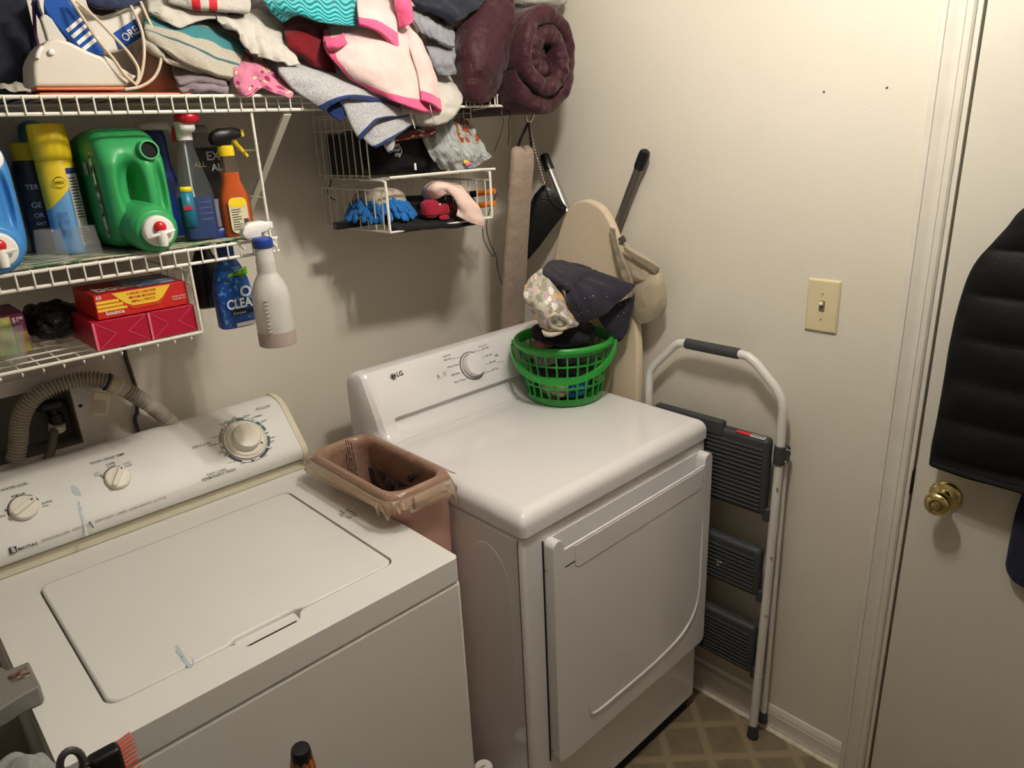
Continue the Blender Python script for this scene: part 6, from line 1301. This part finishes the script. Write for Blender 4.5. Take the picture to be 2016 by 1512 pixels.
for y in (yn-.002, yf_): 
    MB().tube([V(-.026, y-.004, .046), V(-.027, y-.003, .895)], .0085, 10).build('rear_leg', LW, ld)
    MB().lathe([(.0125, 0), (.013, .003), (.0105, .034), (.0100, .036)], V(-.026, y-.004, .028), seg=16).build('rear_foot', LG_, ld)
    MB().lathe([(.0155, 0), (.0165, .003), (.0125, .040), (.0118, .043)], V(-.0715, y+.001, 0.0), (.02, 0, 1), 18).build('foot', LG_, ld)
    for z in (.80, .60, .42, .21): MB().lathe([(0, .0015), (.0032, .001), (.0036, 0), (.003, -.001)], V(-.072+.010*(z-.2), y-.008, z), (-1, -.4, 0), 10, cap=False).build('rivet', RIV, ld)
MB().tube([V(-.026, yn, .124), V(-.026, yf_, .124)], .0075, 10).build('cross_bar', LW, ld)
for y, sg in ((yn-.002, -1), (yf_, 1)):
    cl_ = MB().tube([V(-.0525, y, .862), V(-.0515, y, .912)], .0148, 18).build('hinge_collar', LG_, ld, bevel=.002)
    MB().prism([(-.006, .866), (.012, .862), (.024, .882), (.022, .902), (.008, .914), (-.006, .912)], lambda a, b, h: V(-.050+h*.0+.004+a*.9, y+sg*(.006+h), b), .0, .010).build('hinge_plate', LG_, ld, bevel=.002, fixn=True)
    for dx, z in ((-.004, .905), (.012, .897), (-.006, .872)): MB().lathe([(0, .002), (.003, .0014), (.0034, 0)], V(-.046+dx, y+sg*.0165, z), (-.3, sg, 0), 12, cap=False).build('rivet', RIV, ld)
for z0, z1 in ((.715, .928), (.468, .612), (.214, .370)):
    x0 = -.080; t_ = MB().box((x0, -.957, z0), (x0+.034, yf_-.012, z1)).build('tread', LG_, ld, bevel=.012, seg=4)
    n = int((z1-z0-.03)/.0118)
    for k in range(n):
        z = z0+.016+k*(z1-z0-.045)/max(1, n-1); MB().tube([V(x0-.0002, -.945, z), V(x0-.0002, -.60, z)], .0033, 6).build('rib', LG_, t_)
    MB().box((x0+.008, -.968, z0-.016), (x0+.030, -.950, z0+.020)).build('tread_bracket', LG_, ld, bevel=.003)
top_t = V(-.080, -.90, .928)
MB().box((-.0785, -.905, .9265), (-.0650, -.866, .9292)).build('warning_label', mat('label_red', (206, 40, 52)), ld); MB().box((-.0785, -.945, .9265), (-.0650, -.906, .9292)).build('warning_label', mat('white_label', (226, 226, 222)), ld)
for k in range(9): MB().box((-.0765, -.942+.004*k, .9292), (-.0670, -.9395+.004*k, .9296)).build('print_line', INK, ld)
MB().box((-.083, -.83, .905), (-.060, -.62, .945)).build('tool_tray', LG_, ld, bevel=.004)
for k in range(6): random.seed(k+3); q = V(-.0835, -.835-.018*random.random(), .520+.018*random.random()); MB().sbox(q, (.0006, .003, .0013), 2, 3).build('paint_fleck', WPL, ld)
# ------------------------------------------------------------------ coats on the door
def garment(name, edge, yr, x0, x1, m, lab, seed, quilt=None, cat='coat'):
    t = thing(name, (x0, edge[-1][1], edge[-1][0]), lab, cat); R = []
    E = crom([V(e[0], e[1], 0) for e in edge], 8)
    for e in E:
        z, yl = e.x, e.y; cx, cy = (x0+x1)/2, (yl+yr)/2; hx_, hy_ = abs(x1-x0)/2, abs(yl-yr)/2
        q = 1.0 if not quilt else .62+.38*abs(math.sin(math.pi*(z-quilt[1])/quilt[0]))**.55
        ring = []
        for i in range(64):
            a = 2*math.pi*i/64; c_, s_ = math.cos(a), math.sin(a)
            p = V(cx+hx_*q*math.copysign(abs(c_)**.7, c_), cy+hy_*math.copysign(abs(s_)**.7, s_), z)
            p.x -= .007*fnoise((p.y*9, z*6, seed), 1.0, seed)+.003*fnoise((p.y*26, z*20, seed), 1.0, seed); p.x = min(p.x, -.0035); ring.append(p)
        R.append(ring)
    MB().loft(R).build('body', m, t, ang=0, fixn=True); return t, E
def edge(pts, x): return [(p.z, p.y) for p in [atx(u, v, x) for u, v in pts]]
e1 = edge([(1833, 906), (1838, 870), (1846, 830), (1856, 775), (1868, 705), (1880, 640), (1890, 600), (1902, 560), (1914, 530), (1930, 505), (1955, 478), (1985, 445), (2016, 410)], -.030)
zt_, yt_ = e1[-1]; e1 += [(zt_+.05, yt_-.055), (zt_+.10, yt_-.12), (zt_+.13, yt_-.17)]
E_b = fabric('black_nylon', (9, 9, 10), (13, 13, 14), 200, .15, .6, .02, .35)
vt, EE = garment('puffer_vest', [(e1[0][0]-.001, e1[0][1])]+e1, -1.74, -.006, -.070, E_b, 'black quilted puffer vest hanging on the door above the knob', 5, (.088, e1[0][0]+.022))
MB().tube([V(-.062, e1[0][1]-.012, e1[0][0]+.006), V(-.070, -1.40, e1[0][0]+.004), V(-.072, -1.6, e1[0][0]+.003), V(-.06, -1.72, e1[0][0]+.006)], .006, 8, smooth=6).build('hem', E_b, vt)
e2 = edge([(2030, 1160), (2014, 1154), (1996, 1143), (1984, 1126), (1980, 1108), (1983, 1092), (1990, 1050), (1999, 1010), (2010, 975), (2022, 940)], -.020)
garment('navy_fleece', [(e2[0][0]-.004, e2[0][1]-.03)]+e2+[(1.35, e2[-1][1]-.04)], -1.78, -.0045, -.034, fabric('navy_fleece_cloth', (30, 32, 52), None, 500), 'navy fleece garment hanging on the door under the black vest', 9, None, 'garment')
hb2 = thing('coat_hook', (-.003, -1.585, 1.66), 'brass coat hook on the door behind the black vest', 'hook'); MB().tube([V(-.003, -1.585, 1.70), V(-.02, -1.585, 1.66), V(-.05, -1.585, 1.655), V(-.062, -1.585, 1.68)], .005, 8, smooth=4).build('hook', BRASS, hb2)
# ------------------------------------------------------------------ near left foreground
gr = thing('grey_caddy', atz(20, 1350, .9155), 'grey plastic caddy with a slot, hooked over the left edge of the washer', 'caddy')
GRP = mat('grey_caddy_plastic', (122, 120, 114), .45)
og = [atz(u, v, .945) for u, v in ((-230, 1380), (0, 1311), (14, 1319), (56, 1301), (66, 1322), (78, 1346), (76, 1352), (50, 1364), (0, 1396), (-230, 1500))]
MB().loft([[p+V(0, 0, -.0300) for p in og], og]).build('arm', GRP, gr, bevel=.003, fixn=True)
sl = [atz(u, v, .9455) for u, v in ((14, 1334), (52, 1313), (62, 1330), (24, 1343))]
MB().add(sl, [(0, 1, 2, 3)]).build('slot', mat('slot_brown', (70, 54, 44), .5, var=(120, (150, 126, 110), .1)), gr, solid=.0006)
lump('gap_filler', (-1.77, -.215, .30), (.13, .15, .29), mat('black_shiny_bag', (14, 14, 16)), 3, 12, .03, 9, 151); tag(bpy.data.objects['gap_filler'], 'black lump added on the floor left of the washer, darkening the gap', 'bag')  # black lump added to fill the dark gap beside the washer
MB().box((-1.775, -.72, 0), (-1.745, -.42, .9445)).build('side_panel', GRP, gr, bevel=.004)
# narrow cart below the frame that carries the near things
ct = thing('utility_cart', (-1.52, -.90, 0), 'narrow grey cart in front of the washer, below the frame', 'cart')
for z in (.12, .40, .66): MB().box((-1.80, -.99, z), (-1.26, -.80, z+.012)).build('tray', GRP, ct, bevel=.004)
for x in (-1.79, -1.27):
    for y in (-.98, -.81): MB().tube([V(x, y, 0), V(x, y, .68)], .008, 10).build('post', LW, ct)
lump('clear_bag_bundle', (-1.655, -.885, .865), (.062, .06, .185), mat('bag_film_grey', (150, 152, 150), .2, alpha=.8, bump=(40, .6, .01)), 2.8, 14, .022, 22, 152); tag(bpy.data.objects['clear_bag_bundle'], 'crumpled clear plastic bag at the lower left of the frame', 'plastic bag')
hbq = thing('hair_brush', (-1.545, -.90, .672), 'black brush with orange-red bristles standing at the bottom of the frame', 'brush')
c = aty(215, 1500, -.90)
MB().loft([[V(c.x+a, c.y+b, z) for a, b in rrect(-.020, .014, -.010, .010, .006, 4)] for z in (.673, .94, c.z+.018)]).build('brush_back', BLKP, hbq, bevel=.004, fixn=True)
for k in range(16):
    for j in range(3):
        MB().tube([V(c.x+.014, c.y-.006+.006*j, c.z+.016-.006*k), V(c.x+.029, c.y-.007+.007*j, c.z+.019-.006*k)], .0012, 4).build('bristle', mat('coral_bristle', (226, 84, 62), .5), hbq)
    if k < 12: MB().tube([V(c.x-.020, c.y-.002, c.z+.012-.007*k), V(c.x-.038, c.y-.006, c.z+.008-.007*k)], .0016, 4).build('bristle', BLKP, hbq)
lp = thing('black_loop', aty(140, 1500, -.92), 'dark grey looped handle at the bottom of the frame beside the brush', 'handle')
lpc = aty(141, 1505, -.915)
MB().tube([lpc+V(.011*math.cos(t), 0, .019*math.sin(t)) for t in [2*math.pi*i/20 for i in range(20)]], .0042, 8, closed=True).build('ring', mat('dark_grey_rubber', (66, 64, 64), .5), lp)
MB().tube([lpc+V(-.004, 0, -.018), V(lpc.x-.008, lpc.y, .673)], .010, 10).build('shaft', mat('dark_grey_rubber', (66, 64, 64)), lp)
wh = thing('wooden_handle', aty(590, 1500, -.90), 'ribbed wooden handle with a black end cap at the bottom of the frame', 'handle')
wt = aty(592, 1478, -.90); wd = V(.0, -.12, 1).normalized(); wbz = wt-wd*((wt.z-.673)/wd.z)
WOOD = NT('ribbed_wood'); WOOD.b.inputs['Roughness'].default_value = .5; WOOD.l(WOOD.mix(WOOD.noise(120, 3, stretch=(1, 1, .06)), (196, 116, 60), (136, 70, 30)), WOOD.b.inputs['Base Color'])
seg = 40; rr = []
for t, r in ((0, .020), (.55, .020), (.8, .0175), (.93, .0142)):
    ctr = wbz.lerp(wt, t); rr.append([ctr+V((r+(.0012 if k % 4 < 2 else -.0004))*math.cos(2*math.pi*k/seg), (r+(.0012 if k % 4 < 2 else -.0004))*math.sin(2*math.pi*k/seg), 0) for k in range(seg)])
MB().loft(rr).build('grip', WOOD.m, wh, ang=30)
MB().lathe([(.0150, -.016), (.0152, -.010), (.0140, .002), (.0125, .005), (0, .0055)], wt, wd, 28, cap=False).build('end_cap', BLKP, wh, ang=40)
